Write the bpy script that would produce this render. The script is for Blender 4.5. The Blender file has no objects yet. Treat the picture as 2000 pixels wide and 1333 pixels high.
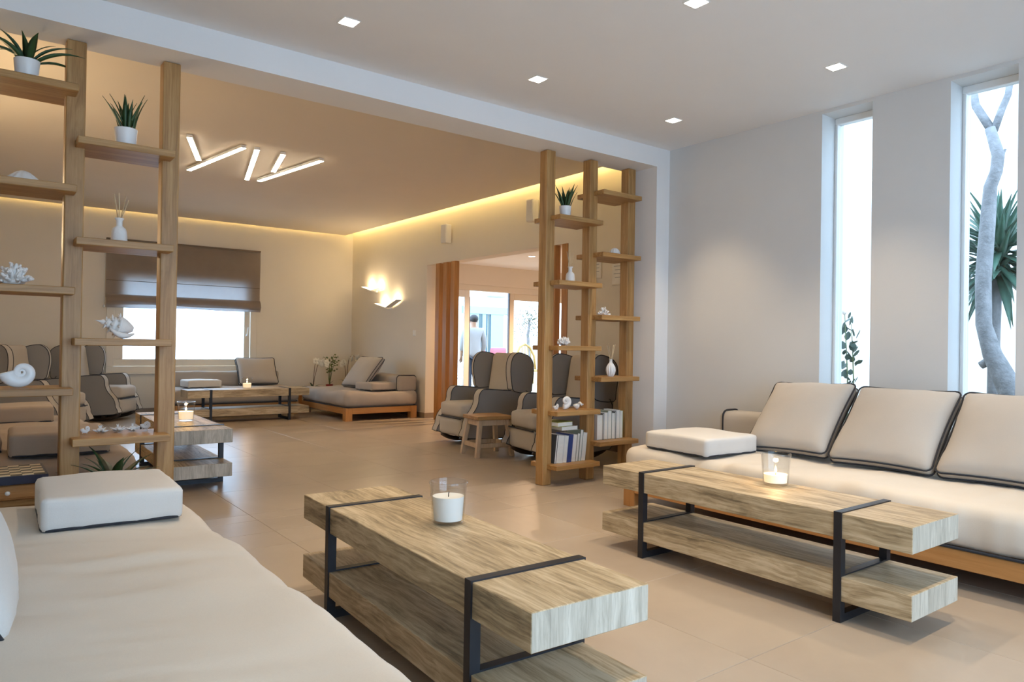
import bpy, bmesh, math, random
from mathutils import Vector, Matrix, noise
random.seed(7)
SC = bpy.context.scene
COL = SC.collection
PI = math.pi
R = math.radians

# ------------------------------------------------------------------ camera, sky, exposure
cam_d = bpy.data.cameras.new('camera'); cam = bpy.data.objects.new('camera', cam_d); COL.objects.link(cam)
YAW, PITCH, ROLL, FPX = 0.650201661, 0.005978702, 0.0154289, 1405.175
fw = Vector((math.sin(YAW)*math.cos(PITCH), math.cos(YAW)*math.cos(PITCH), math.sin(PITCH)))
rt = Vector((math.cos(YAW), -math.sin(YAW), 0)); up = rt.cross(fw)
c_, s_ = math.cos(ROLL), math.sin(ROLL)
rt2 = c_*rt + s_*up; up2 = -s_*rt + c_*up
cam.matrix_world = Matrix(((rt2.x, up2.x, -fw.x, 0), (rt2.y, up2.y, -fw.y, 0), (rt2.z, up2.z, -fw.z, 1.08), (0, 0, 0, 1)))
cam_d.sensor_width = 36; cam_d.lens = 36*FPX/2000; cam_d.clip_start = 0.05; cam_d.clip_end = 300
SC.camera = cam

SKY = 5.7
w = bpy.data.worlds.new('world'); SC.world = w; w.use_nodes = True
bg = w.node_tree.nodes['Background']; bg.inputs[0].default_value = (0.53, 0.74, 1.0, 1); bg.inputs[1].default_value = SKY
SC.view_settings.view_transform = 'Standard'; SC.view_settings.look = 'None'
SC.view_settings.gamma = 1.0; SC.view_settings.use_curve_mapping = False
SC.view_settings.exposure = 0.58
try:
    SC.cycles.max_bounces = 10; SC.cycles.diffuse_bounces = 6; SC.cycles.transparent_max_bounces = 16
    SC.cycles.sample_clamp_indirect = 6.0; SC.cycles.caustics_reflective = False; SC.cycles.caustics_refractive = False
except Exception: pass

WARM = (1.0, 0.78, 0.52); WARMER = (1.0, 0.66, 0.30)
DOWN_W, BAR_E, COVE_E, SCONCE_W = 47.0, 22.0, 17.0, 1.9

# ------------------------------------------------------------------ materials
MATS = {}
def nm(name):
    m = bpy.data.materials.new(name); m.use_nodes = True; MATS[name] = m
    nt = m.node_tree; b = nt.nodes['Principled BSDF']
    return m, nt, b
def inp(b, k, v):
    if k in b.inputs: b.inputs[k].default_value = v
def c4(c): return (c[0], c[1], c[2], 1)
def ramp(nt, stops):
    r = nt.nodes.new('ShaderNodeValToRGB'); e = r.color_ramp.elements
    e[0].position, e[0].color = stops[0][0], c4(stops[0][1]); e[1].position, e[1].color = stops[-1][0], c4(stops[-1][1])
    for p, c in stops[1:-1]:
        n = e.new(p); n.color = c4(c)
    return r
def coords(nt, scale, kind='Object', rand=False, warp=0, wk=3.0):
    tc = nt.nodes.new('ShaderNodeTexCoord'); mp = nt.nodes.new('ShaderNodeMapping'); mp.inputs['Scale'].default_value = scale
    src = tc.outputs[kind]
    if warp:
        wn = nt.nodes.new('ShaderNodeTexNoise'); wn.inputs['Scale'].default_value = wk; wn.inputs['Detail'].default_value = 3
        nt.links.new(src, wn.inputs['Vector'])
        vm = nt.nodes.new('ShaderNodeVectorMath'); vm.operation = 'MULTIPLY_ADD'; vm.inputs[1].default_value = (warp,)*3
        nt.links.new(wn.outputs['Color'], vm.inputs[0]); nt.links.new(src, vm.inputs[2]); src = vm.outputs[0]
    nt.links.new(src, mp.inputs['Vector'])
    if rand:
        oi = nt.nodes.new('ShaderNodeObjectInfo'); ml = nt.nodes.new('ShaderNodeMath'); ml.operation = 'MULTIPLY'; ml.inputs[1].default_value = 37.0
        nt.links.new(oi.outputs['Random'], ml.inputs[0]); nt.links.new(ml.outputs[0], mp.inputs['Location'])
    return mp.outputs[0]
def noise_n(nt, vec, scale, detail=4, rough=.55, dist=0):
    n = nt.nodes.new('ShaderNodeTexNoise'); n.inputs['Scale'].default_value = scale; n.inputs['Detail'].default_value = detail
    n.inputs['Roughness'].default_value = rough; n.inputs['Distortion'].default_value = dist
    nt.links.new(vec, n.inputs['Vector']); return n
def bump(nt, b, h, strength, dist=.01):
    bp = nt.nodes.new('ShaderNodeBump'); bp.inputs['Strength'].default_value = strength; bp.inputs['Distance'].default_value = dist
    nt.links.new(h, bp.inputs['Height']); nt.links.new(bp.outputs[0], b.inputs['Normal'])
def plain(name, col, rough=.5, metal=0, var=.06, scale=6, bmp=0, spec=.5, bscale=None):
    m, nt, b = nm(name)
    v = coords(nt, (1, 1, 1)); n = noise_n(nt, v, scale)
    r = ramp(nt, [(.3, tuple(x*(1-var) for x in col)), (.7, tuple(min(1, x*(1+var)) for x in col))])
    nt.links.new(n.outputs['Fac'], r.inputs[0]); nt.links.new(r.outputs[0], b.inputs['Base Color'])
    inp(b, 'Roughness', rough); inp(b, 'Metallic', metal); inp(b, 'Specular IOR Level', spec)
    if bmp:
        n2 = noise_n(nt, v, bscale or scale*8, 3); bump(nt, b, n2.outputs['Fac'], bmp)
    return m
def wood(name, dark, mid, light, axis, rough=.45, across=14, along=.9, bmp=.12, spec=.4, contrast=(.30, .5, .68), dist=1.2, rand=True, fine=.33, warp=0, wk=3.0):
    m, nt, b = nm(name)
    sc = [across]*3; sc['XYZ'.index(axis)] = along
    v = coords(nt, sc, rand=rand, warp=warp, wk=wk)
    n = noise_n(nt, v, 1.0, 6, .68, dist)
    sc2 = [across*7]*3; sc2['XYZ'.index(axis)] = along*2.2
    v2 = coords(nt, sc2, rand=rand, warp=warp*.6, wk=wk); n2 = noise_n(nt, v2, 1.0, 3, .6, .3)
    mx = nt.nodes.new('ShaderNodeMix'); mx.data_type = 'FLOAT'; mx.inputs[0].default_value = fine
    nt.links.new(n.outputs['Fac'], mx.inputs[2]); nt.links.new(n2.outputs['Fac'], mx.inputs[3])
    r = ramp(nt, [(contrast[0], dark), (contrast[1], mid), (contrast[2], light)])
    nt.links.new(mx.outputs[0], r.inputs[0]); nt.links.new(r.outputs[0], b.inputs['Base Color'])
    inp(b, 'Roughness', rough); inp(b, 'Specular IOR Level', spec); bump(nt, b, n2.outputs['Fac'], bmp, .004)
    return m
def fabric(name, col, var=.05, weave=900, bmp=.12, rough=.9, big=3.0, sheen=.1):
    m, nt, b = nm(name)
    v = coords(nt, (1, 1, 1)); n = noise_n(nt, v, big, 3); fine = noise_n(nt, v, weave*.35, 2)
    mx = nt.nodes.new('ShaderNodeMix'); mx.data_type = 'FLOAT'; mx.inputs[0].default_value = .4
    nt.links.new(n.outputs['Fac'], mx.inputs[2]); nt.links.new(fine.outputs['Fac'], mx.inputs[3])
    r = ramp(nt, [(.3, tuple(x*(1-var) for x in col)), (.7, tuple(min(1, x*(1+var)) for x in col))])
    nt.links.new(mx.outputs[0], r.inputs[0]); nt.links.new(r.outputs[0], b.inputs['Base Color'])
    inp(b, 'Roughness', rough); inp(b, 'Specular IOR Level', .15); inp(b, 'Sheen Weight', sheen)
    bump(nt, b, fine.outputs['Fac'], bmp, .002)
    return m
def emit(name, col, s):
    m, nt, b = nm(name); inp(b, 'Base Color', c4((.9, .88, .82))); inp(b, 'Emission Color', c4(col)); inp(b, 'Emission Strength', s); return m
def thin_glass(name, tint=(1, 1, 1), refl=1.0, ior=1.45, rough=.0):
    m, nt, b = nm(name); nt.nodes.remove(b)
    out = nt.nodes['Material Output']; tr = nt.nodes.new('ShaderNodeBsdfTransparent'); gl = nt.nodes.new('ShaderNodeBsdfGlossy')
    tr.inputs[0].default_value = c4(tint); gl.inputs['Roughness'].default_value = rough
    fr = nt.nodes.new('ShaderNodeLayerWeight'); fr.inputs[0].default_value = .5
    pw = nt.nodes.new('ShaderNodeMath'); pw.operation = 'POWER'; pw.inputs[1].default_value = 4.0
    ml = nt.nodes.new('ShaderNodeMath'); ml.operation = 'MULTIPLY_ADD'; ml.inputs[1].default_value = .6*refl; ml.inputs[2].default_value = .035*refl
    nt.links.new(fr.outputs['Facing'], pw.inputs[0]); nt.links.new(pw.outputs[0], ml.inputs[0])
    mix = nt.nodes.new('ShaderNodeMixShader'); nt.links.new(ml.outputs[0], mix.inputs[0])
    nt.links.new(tr.outputs[0], mix.inputs[1]); nt.links.new(gl.outputs[0], mix.inputs[2]); nt.links.new(mix.outputs[0], out.inputs[0])
    return m
M = MATS
plain('paint_white', (.78, .77, .76), .75, var=.015, scale=2, bmp=.04, bscale=60, spec=.2)
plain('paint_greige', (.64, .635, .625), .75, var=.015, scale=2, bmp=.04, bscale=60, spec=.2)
plain('paint_cream', (.76, .70, .60), .75, var=.015, scale=2, bmp=.04, bscale=60, spec=.2)
plain('paint_ceiling', (.80, .80, .80), .8, var=.01, scale=2, spec=.15)
plain('paint_ceiling_back', (.78, .70, .60), .8, var=.01, scale=2, spec=.15)
plain('paint_outside', (.90, .87, .82), .8, var=.02, scale=2, spec=.15)
plain('frame_white', (.80, .80, .79), .4, var=.01, spec=.4)
plain('frame_cream', (.74, .68, .58), .45, var=.01, spec=.4)
plain('black_metal', (.022, .022, .026), .42, metal=.3, var=.1, scale=20)
plain('grey_rubber', (.10, .10, .11), .6, var=.1, scale=20)
plain('grout', (.25, .20, .15), .9, var=.05, scale=30)
plain('baseboard_stone', (.26, .20, .145), .5, var=.05, scale=6)
m, nt, b = nm('tile')
v = coords(nt, (1, 1, 1), rand=True); n1 = noise_n(nt, v, 2.2, 5, .6, .4); n2 = noise_n(nt, v, 30, 3)
r = ramp(nt, [(.25, (.365, .292, .22)), (.5, (.405, .33, .253)), (.75, (.445, .366, .283))])
nt.links.new(n1.outputs['Fac'], r.inputs[0])
hs = nt.nodes.new('ShaderNodeHueSaturation'); oi = nt.nodes.new('ShaderNodeObjectInfo'); mr = nt.nodes.new('ShaderNodeMapRange')
mr.inputs[3].default_value = .97; mr.inputs[4].default_value = 1.03
nt.links.new(oi.outputs['Random'], mr.inputs[0]); nt.links.new(mr.outputs[0], hs.inputs['Value']); nt.links.new(r.outputs[0], hs.inputs['Color'])
nt.links.new(hs.outputs[0], b.inputs['Base Color']); inp(b, 'Roughness', .30); inp(b, 'Specular IOR Level', .45)
bump(nt, b, n2.outputs['Fac'], .03, .003)
OAK = ((.21, .10, .028), (.39, .21, .072), (.53, .33, .135))
for ax in 'XYZ': wood('oak_'+ax.lower(), *OAK, ax, rough=.42, warp=.06, wk=2.0)
for ax in 'XYZ': wood('amber_'+ax.lower(), (.33, .15, .045), (.45, .215, .07), (.56, .29, .11), ax, rough=.4, bmp=.05)
WASH = ((.165, .120, .068), (.40, .302, .178), (.58, .468, .31))
wood('washed_oak', *WASH, 'Y', rough=.5, across=13, along=1.7, contrast=(.36, .49, .61), dist=.6, bmp=.4, fine=.42, warp=.10, wk=2.6)
wood('washed_oak_end', (.27, .23, .175), (.50, .44, .345), (.69, .62, .51), 'Z', rough=.55, across=20, along=2.5, contrast=(.3, .5, .66), dist=.8, bmp=.3, warp=.03, wk=6)
wood('stool_wood', (.42, .28, .16), (.52, .37, .23), (.60, .45, .30), 'Z', rough=.5)
wood('dark_wood', (.035, .02, .012), (.06, .035, .02), (.09, .055, .03), 'X', rough=.4)
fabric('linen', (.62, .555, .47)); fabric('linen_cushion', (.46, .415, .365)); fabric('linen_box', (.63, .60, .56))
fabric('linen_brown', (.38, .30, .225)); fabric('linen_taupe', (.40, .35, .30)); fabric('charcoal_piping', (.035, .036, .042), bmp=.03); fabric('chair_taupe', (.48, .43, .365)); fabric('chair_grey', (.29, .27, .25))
fabric('blind_seam', (.20, .155, .115))
m, nt, b = nm('blind_fabric'); nt.nodes.remove(b); out = nt.nodes['Material Output']
v = coords(nt, (1, 1, 1)); nb = noise_n(nt, v, 5, 4); rb_ = ramp(nt, [(.3, (.30, .235, .18)), (.7, (.34, .27, .21))]); nt.links.new(nb.outputs['Fac'], rb_.inputs[0])
df = nt.nodes.new('ShaderNodeBsdfDiffuse'); tl = nt.nodes.new('ShaderNodeBsdfTranslucent'); mx = nt.nodes.new('ShaderNodeMixShader'); mx.inputs[0].default_value = .25
nt.links.new(rb_.outputs[0], df.inputs[0]); tl.inputs[0].default_value = (.55, .55, .56, 1)
nt.links.new(df.outputs[0], mx.inputs[1]); nt.links.new(tl.outputs[0], mx.inputs[2]); nt.links.new(mx.outputs[0], out.inputs[0])
plain('ceramic', (.84, .84, .83), .35, var=.01); plain('bisque', (.82, .80, .77), .7, var=.04, scale=20, bmp=.2, bscale=80)
plain('shell_pink', (.78, .66, .58), .6, var=.06, scale=20)
plain('leaf_dark', (.030, .075, .022), .45, var=.3, scale=12); plain('leaf_yucca', (.045, .105, .068), .5, var=.3, scale=8)
plain('leaf_olive', (.06, .085, .05), .6, var=.3, scale=8); plain('leaf_vine', (.045, .08, .055), .6, var=.35, scale=8)
plain('stem_brown', (.16, .10, .05), .7, var=.2, scale=20); plain('stem_green', (.13, .16, .05), .6, var=.2, scale=20)
plain('petal', (.86, .83, .74), .6, var=.02); plain('red_pot', (.28, .03, .025), .4); plain('grey_pot', (.22, .25, .25), .5); plain('soil', (.05, .035, .025), .9)
plain('bark', (.20, .195, .195), .9, var=.25, scale=14, bmp=.8, bscale=45)
plain('reed', (.62, .48, .30), .7, var=.08, scale=30)
plain('wax', (.92, .90, .84), .5, var=.01); plain('wick', (.03, .025, .02), .9)
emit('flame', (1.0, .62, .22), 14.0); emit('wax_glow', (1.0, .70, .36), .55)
thin_glass('pane', (.93, .95, .96)); thin_glass('candle_glass', (.96, .965, .965), 1.1, 1.5)
emit('downlight_glow', (1.0, .92, .80), 9.0); emit('bar_glow', (1.0, .84, .62), BAR_E); emit('cove_glow', (1.0, .84, .38), COVE_E); emit('sconce_glow', (1.0, .80, .52), 6.0)
plain('page', (.80, .78, .72), .8, var=.03, scale=60)
for i, c in enumerate([(.80, .79, .77), (.06, .06, .06), (.55, .56, .30), (.03, .06, .22), (.62, .55, .50), (.25, .30, .24), (.70, .72, .74), (.36, .38, .05)]): plain('cover_%d' % i, c, .45)
plain('navy_lacquer', (.018, .020, .042), .35); plain('chess_light', (.72, .60, .40), .4); plain('chess_dark', (.09, .065, .03), .4)
plain('skin', (.34, .20, .13), .55, var=.04); plain('hair', (.015, .012, .011), .6); fabric('shirt', (.30, .29, .29)); fabric('denim', (.035, .045, .07)); plain('shoe', (.05, .045, .04), .5)
plain('pale_blue', (.24, .34, .47), .5, var=.02); plain('dark_glass', (.04, .075, .08), .15); plain('pink_cloth', (.36, .10, .12), .8); plain('paving', (.42, .34, .22), .8, var=.12, scale=1.5)
plain('bounce_ground', (.62, .63, .64), .9, var=.12, scale=30)  # pale cool ground colour added to bounce daylight up onto the ceilings
plain('yellow_cane', (.36, .22, .06), .6); plain('print_grey', (.30, .30, .30), .7); plain('paper', (.80, .77, .70), .7); plain('outdoor_white', (.82, .82, .82), .5)
plain('speaker_white', (.80, .77, .72), .5, var=.01)

# ------------------------------------------------------------------ mesh building
class MB:
    def __init__(s): s.v = []; s.f = []; s.m = []
    def add(s, vs, fs, mi=0, T=None):
        o = len(s.v)
        s.v += [tuple(T @ Vector(p)) if T is not None else tuple(p) for p in vs]
        s.f += [tuple(i+o for i in f) for f in fs]; s.m += [mi]*len(fs); return s
    def box(s, x0, y0, z0, x1, y1, z1, mi=0, T=None, ends=None):
        vs = [(x0, y0, z0), (x1, y0, z0), (x1, y1, z0), (x0, y1, z0), (x0, y0, z1), (x1, y0, z1), (x1, y1, z1), (x0, y1, z1)]
        fs = [(0, 3, 2, 1), (4, 5, 6, 7), (0, 1, 5, 4), (1, 2, 6, 5), (2, 3, 7, 6), (3, 0, 4, 7)]
        s.add(vs, fs, mi, T)
        if ends is not None: s.m[-4] = ends; s.m[-2] = ends      # the -Y and +Y faces
        return s
    def prism(s, poly, a, b, plane='xz', mi=0, T=None):
        def pt(u, v, w): return {'xz': (u, w, v), 'xy': (u, v, w), 'yz': (w, u, v)}[plane]
        n = len(poly); vs = [pt(u, v, a) for u, v in poly]+[pt(u, v, b) for u, v in poly]
        fs = [tuple(range(n-1, -1, -1)), tuple(range(n, 2*n))]+[(i, (i+1) % n, n+(i+1) % n, n+i) for i in range(n)]
        return s.add(vs, fs, mi, T)
    def tube(s, pts, r, n=8, closed=False, mi=0, T=None, flat=1.0, upv=None):
        pts = [Vector(p) for p in pts]; k = len(pts); rs = r if isinstance(r, (list, tuple)) else [r]*k
        vs = []; prev = None
        for i, p in enumerate(pts):
            if closed: t = pts[(i+1) % k]-pts[i-1]
            else: t = pts[min(i+1, k-1)]-pts[max(i-1, 0)]
            if t.length < 1e-9: t = Vector((0, 0, 1))
            t.normalize()
            if prev is None:
                ref = Vector(upv) if upv else (Vector((0, 0, 1)) if abs(t.z) < .9 else Vector((1, 0, 0)))
                u = ref-t*ref.dot(t); u.normalize()
            else:
                u = prev-t*prev.dot(t)
                if u.length < 1e-6: u = t.orthogonal()
                u.normalize()
            prev = u; w_ = t.cross(u)
            for j in range(n):
                a = 2*PI*j/n; vs.append(tuple(p+(u*math.cos(a)*flat+w_*math.sin(a))*rs[i]))
        fs = []
        for i in range(k if closed else k-1):
            i2 = (i+1) % k
            for j in range(n):
                j2 = (j+1) % n; fs.append((i*n+j, i*n+j2, i2*n+j2, i2*n+j))
        if not closed: fs += [tuple(range(n-1, -1, -1)), tuple((k-1)*n+j for j in range(n))]
        return s.add(vs, fs, mi, T)
    def lathe(s, prof, n=24, mi=0, T=None, rib=0, ribn=12):
        vs = []
        for r_, z in prof:
            for j in range(n):
                a = 2*PI*j/n; q = r_*(1+rib*math.cos(ribn*a)) if r_ > .004 else r_
                vs.append((q*math.cos(a), q*math.sin(a), z))
        k = len(prof); fs = [(i*n+j, i*n+(j+1) % n, (i+1)*n+(j+1) % n, (i+1)*n+j) for i in range(k-1) for j in range(n)]
        fs += [tuple(range(n-1, -1, -1)), tuple((k-1)*n+j for j in range(n))]
        return s.add(vs, fs, mi, T)
    def ball(s, c, rx, ry=None, rz=None, n=10, mi=0, T=None):
        ry = ry or rx; rz = rz or rx; k = max(4, n*2//3)
        prof = [(math.sin(PI*i/k), -math.cos(PI*i/k)) for i in range(k+1)]
        Q = Matrix.Translation(c) @ Matrix.Diagonal((rx, ry, rz, 1))
        return s.lathe([(max(a, .001), b_) for a, b_ in prof], n, mi, (T @ Q) if T is not None else Q)
    def soft(s, sx, sy, sz, r, n=(10, 10, 4), fn=None, mi=0, T=None):
        h = (sx/2, sy/2, sz/2); ids = {}; vs = []; fs = []
        def vid(i, j, k):
            key = (i, j, k)
            if key not in ids:
                p = []
                for a, q in enumerate(key):
                    t = 2*q/n[a]-1; p.append(h[a]*math.copysign(abs(t)**.85, t))
                cl = [max(-(h[a]-r), min(h[a]-r, p[a])) for a in range(3)]
                d = Vector([p[a]-cl[a] for a in range(3)])
                if d.length > 1e-9: d = d.normalized()*r
                q = Vector(cl)+d
                if fn: q = fn(q)
                ids[key] = len(vs); vs.append(tuple(q))
            return ids[key]
        for a in range(3):
            b_, c = (a+1) % 3, (a+2) % 3
            for side in (0, n[a]):
                for i in range(n[b_]):
                    for j in range(n[c]):
                        qs = []
                        for di, dj in ((0, 0), (1, 0), (1, 1), (0, 1)):
                            k = [0, 0, 0]; k[a] = side; k[b_] = i+di; k[c] = j+dj; qs.append(vid(*k))
                        fs.append(tuple(qs if side else qs[::-1]))
        return s.add(vs, fs, mi, T)
    def build(s, name, mats, parent=None, smooth=None, bevel=0, seg=1, loc=None):
        me = bpy.data.meshes.new(name); me.from_pydata(s.v, [], s.f)
        if not isinstance(mats, (list, tuple)): mats = [mats]
        for m in mats: me.materials.append(MATS[m])
        me.polygons.foreach_set('material_index', s.m)
        if bevel:
            bm = bmesh.new(); bm.from_mesh(me)
            es = [e for e in bm.edges if len(e.link_faces) == 2 and e.calc_face_angle(0) > .5]
            bmesh.ops.bevel(bm, geom=es, offset=bevel, segments=seg, affect='EDGES', profile=.5, clamp_overlap=True)
            bm.to_mesh(me); bm.free()
        if smooth is not None:
            me.polygons.foreach_set('use_smooth', [True]*len(me.polygons))
            if smooth: me.set_sharp_from_angle(angle=R(smooth))
        me.update()
        o = bpy.data.objects.new(name, me); COL.objects.link(o)
        if parent is not None: o.parent = parent
        if loc is not None: o.location = loc
        return o
def tag(o, label, cat, group=None):
    o['label'] = label; o['category'] = cat
    if group: o['group'] = group
    return o
def thing(name, label, cat, loc=(0, 0, 0), rz=0, group=None):
    o = bpy.data.objects.new(name, None); COL.objects.link(o); o.empty_display_size = .1
    o.location = loc; o.rotation_euler = (0, 0, rz); return tag(o, label, cat, group)
def struct(o): o['kind'] = 'structure'; return o
def copy_tree(o, parent=None):
    c = o.copy(); COL.objects.link(c); c.parent = parent
    for ch in list(o.children): copy_tree(ch, c)
    return c
def TR(loc=(0, 0, 0), rx=0, ry=0, rz=0, sc=1):
    return Matrix.Translation(loc) @ Matrix.Rotation(rz, 4, 'Z') @ Matrix.Rotation(ry, 4, 'Y') @ Matrix.Rotation(rx, 4, 'X') @ Matrix.Scale(sc, 4)
def lamp(name, kind, loc, energy, col, parent=None, rot=(0, 0, 0), **kw):
    d = bpy.data.lights.new(name, kind); d.energy = energy; d.color = col
    for k, v_ in kw.items(): setattr(d, k, v_)
    o = bpy.data.objects.new(name, d); COL.objects.link(o); o.location = loc; o.rotation_euler = rot
    if parent is not None: o.parent = parent
    return o
def portal(x, y, z, sx, sy, rot):
    d = bpy.data.lights.new('window_portal', 'AREA'); d.shape = 'RECTANGLE'; d.size = sx; d.size_y = sy; d.cycles.is_portal = True
    o = bpy.data.objects.new('window_portal', d); COL.objects.link(o); o.location = (x, y, z); o.rotation_euler = rot

# ------------------------------------------------------------------ the setting
XL, XW, XR, YB, YREAR = -.28, 4.76, 5.36, 11.67, -1.7
PY0, PY1, ZB, ZC, ZCB, ZTOP = 4.075, 4.38, 2.60, 2.76, 2.93, 3.16
# floor with separate tiles
fl = MB().box(XL-.2, YREAR-.2, -.12, 10.2, YB+.2, -.012).build('floor', 'grout'); struct(fl)
TS, TX, TY, J = .766, 1.425, 3.02, .0016
tile_cache = {}
def tile(x0, y0, x1, y1):
    sx, sy = round(x1-x0, 4), round(y1-y0, 4)
    if sx < .02 or sy < .02: return
    if (sx, sy) not in tile_cache:
        o = MB().box(0, 0, -.011, sx, sy, 0).build('tile', 'tile', fl, bevel=.0015); tile_cache[(sx, sy)] = o.data
    else:
        o = bpy.data.objects.new('tile', tile_cache[(sx, sy)]); COL.objects.link(o); o.parent = fl
    o.location = (x0, y0, 0)
def tiles(ax, ay, bx, by):
    i0 = math.floor((ax-TX)/TS); j0 = math.floor((ay-TY)/TS)
    for i in range(i0, int((bx-TX)/TS)+2):
        for j in range(j0, int((by-TY)/TS)+2):
            x0, x1 = max(ax, TX+i*TS+J/2), min(bx, TX+(i+1)*TS-J/2); y0, y1 = max(ay, TY+j*TS+J/2), min(by, TY+(j+1)*TS-J/2)
            if x1 > x0 and y1 > y0: tile(x0, y0, x1, y1)
tiles(XL, YREAR, XW, PY0); tiles(XL, PY0+.0025, 4.598, PY1); tiles(XL, PY1+.0025, XR, YB)
tiles(XR+.0025, 6.03, XR+.2, 9.124); tiles(XR+.2025, 5.2, 10.0, 10.2)

def wall_x(name, x0, x1, y0, y1, z0, z1, holes, mat):      # wall in the YZ plane with rectangular holes (y0,y1,z0,z1)
    mb = MB(); ys = sorted(holes); cur = y0
    for (a, b_, c, d) in ys:
        if a > cur: mb.box(x0, cur, z0, x1, a, z1)
        if c > z0: mb.box(x0, a, z0, x1, b_, c)
        if d < z1: mb.box(x0, a, d, x1, b_, z1)
        cur = b_
    if cur < y1: mb.box(x0, cur, z0, x1, y1, z1)
    return struct(mb.build(name, mat))
def wall_y(name, y0, y1, x0, x1, z0, z1, holes, mat):
    mb = MB(); cur = x0
    for (a, b_, c, d) in sorted(holes):
        if a > cur: mb.box(cur, y0, z0, a, y1, z1)
        if c > z0: mb.box(a, y0, z0, b_, y1, c)
        if d < z1: mb.box(a, y0, d, b_, y1, z1)
        cur = b_
    if cur < x1: mb.box(cur, y0, z0, x1, y1, z1)
    return struct(mb.build(name, mat))
WIN = [(2.353, 2.705), (1.524, 1.878)]
wall_x('wall_window_side', XW, XW+.30, YREAR-.2, PY1, -.012, ZC+.14, [(a, b_, .42, 2.735) for a, b_ in WIN], 'paint_greige')
wall_x('wall_left', XL-.2, XL, YREAR-.2, YB+.2, -.012, ZTOP+.1, [], 'paint_cream')
wall_y('wall_rear', YREAR-.2, YREAR, XL, XW, -.012, ZC+.14, [(-.12, 2.16, .06, 2.62), (2.28, 3.8, .06, 2.62)], 'paint_white')
pm = MB().box(XL, PY0, ZB, 4.6, PY1, ZTOP+.1).box(4.6, PY0, -.012, XW, PY1, ZTOP+.1).box(XW+.001, PY0+.05, -.012, XR+.2, PY1, ZTOP+.1).box(XL, PY0, -.012, -.12, PY1, ZB)
struct(pm.build('wall_partition', 'paint_white'))
struct(MB().box(XL, YREAR, ZC, XW, PY0, ZC+.14).build('ceiling', 'paint_ceiling'))
wall_y('wall_back', YB, YB+.2, XL, XR+.2, -.012, ZTOP+.1, [(1.70, 3.66, .66, 2.06)], 'paint_cream')
wall_x('wall_right', XR, XR+.2, PY1, YB, -.012, ZTOP+.1, [(6.03, 9.124, -.012, 2.235)], 'paint_cream')
struct(MB().box(XL, PY1, ZTOP, XR, YB, ZTOP+.1).build('ceiling', 'paint_ceiling_back'))
struct(MB().box(XL, PY1, ZCB, XR-.17, YB-.055, ZCB+.05).build('ceiling', 'paint_ceiling_back'))
# cove strips on the hidden upper side of the lowered ceiling
cv = thing('cove_light', 'yellow glowing strip in the gap between lowered ceiling and walls', 'light', (0, 0, ZCB+.05))
MB().box(XL+.1, YB-.13, 0, XR-.26, YB-.095, .015).build('strip', 'cove_glow', cv)
MB().box(XR-.26, PY1+.1, 0, XR-.21, YB-.21, .02).build('strip', 'cove_glow', cv)
struct(MB().box(XL, YB-.014, 0, XR, YB, .075).build('baseboard_back', 'baseboard_stone', bevel=.003))
bb = MB().box(XR-.014, 9.124, 0, XR, YB-.014, .075).box(XR-.014, PY1, 0, XR, 6.03, .075).box(XR-.014, 9.11, 0, XR+.2, 9.124, .075)
struct(bb.build('baseboard_right', 'baseboard_stone', bevel=.003))
# rear windows (behind the camera)
def rear_window(name, a, b_):
    o = MB().box(a, YREAR-.14, .06, b_, YREAR-.08, .12).box(a, YREAR-.14, 2.56, b_, YREAR-.08, 2.62).box(a, YREAR-.14, .12, a+.06, YREAR-.08, 2.56).box(b_-.06, YREAR-.14, .12, b_, YREAR-.08, 2.56).box((a+b_)/2-.03, YREAR-.14, .12, (a+b_)/2+.03, YREAR-.08, 2.56).build(name, 'frame_white')
    struct(o); MB().box(a+.06, YREAR-.112, .12, (a+b_)/2-.03, YREAR-.108, 2.56).build('pane', 'pane', o); MB().box((a+b_)/2+.03, YREAR-.112, .12, b_-.06, YREAR-.108, 2.56).build('pane', 'pane', o)
    portal((a+b_)/2, YREAR-.16, 1.34, b_-a, 2.56, (R(90), 0, 0))
# the slim windows
def slim_window(name, a, b_):
    z0, z1 = .42, 2.735; xf = XW+.17
    o = MB().box(xf, a, z0, xf+.06, b_, z0+.04).box(xf, a, z1-.045, xf+.06, b_, z1).box(xf, b_-.02, z0+.04, xf+.06, b_, z1-.045).box(xf, a, z0+.04, xf+.06, a+.02, z1-.045).build(name, 'frame_white', bevel=.003)
    struct(o); MB().box(xf+.028, a+.02, z0+.04, xf+.032, b_-.02, z1-.045).build('pane', 'pane', o)
    MB().box(XW-.015, a-.01, z0-.03, xf, b_+.01, z0).build('window_sill', 'frame_white', o, bevel=.004)
    portal(XW+.32, (a+b_)/2, (z0+z1)/2, z1-z0, b_-a, (0, R(90), 0))
slim_window('window_1', *WIN[0]); slim_window('window_2', *WIN[1])
rear_window('window_3', -.12, 2.16); rear_window('window_4', 2.28, 3.8)
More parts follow.
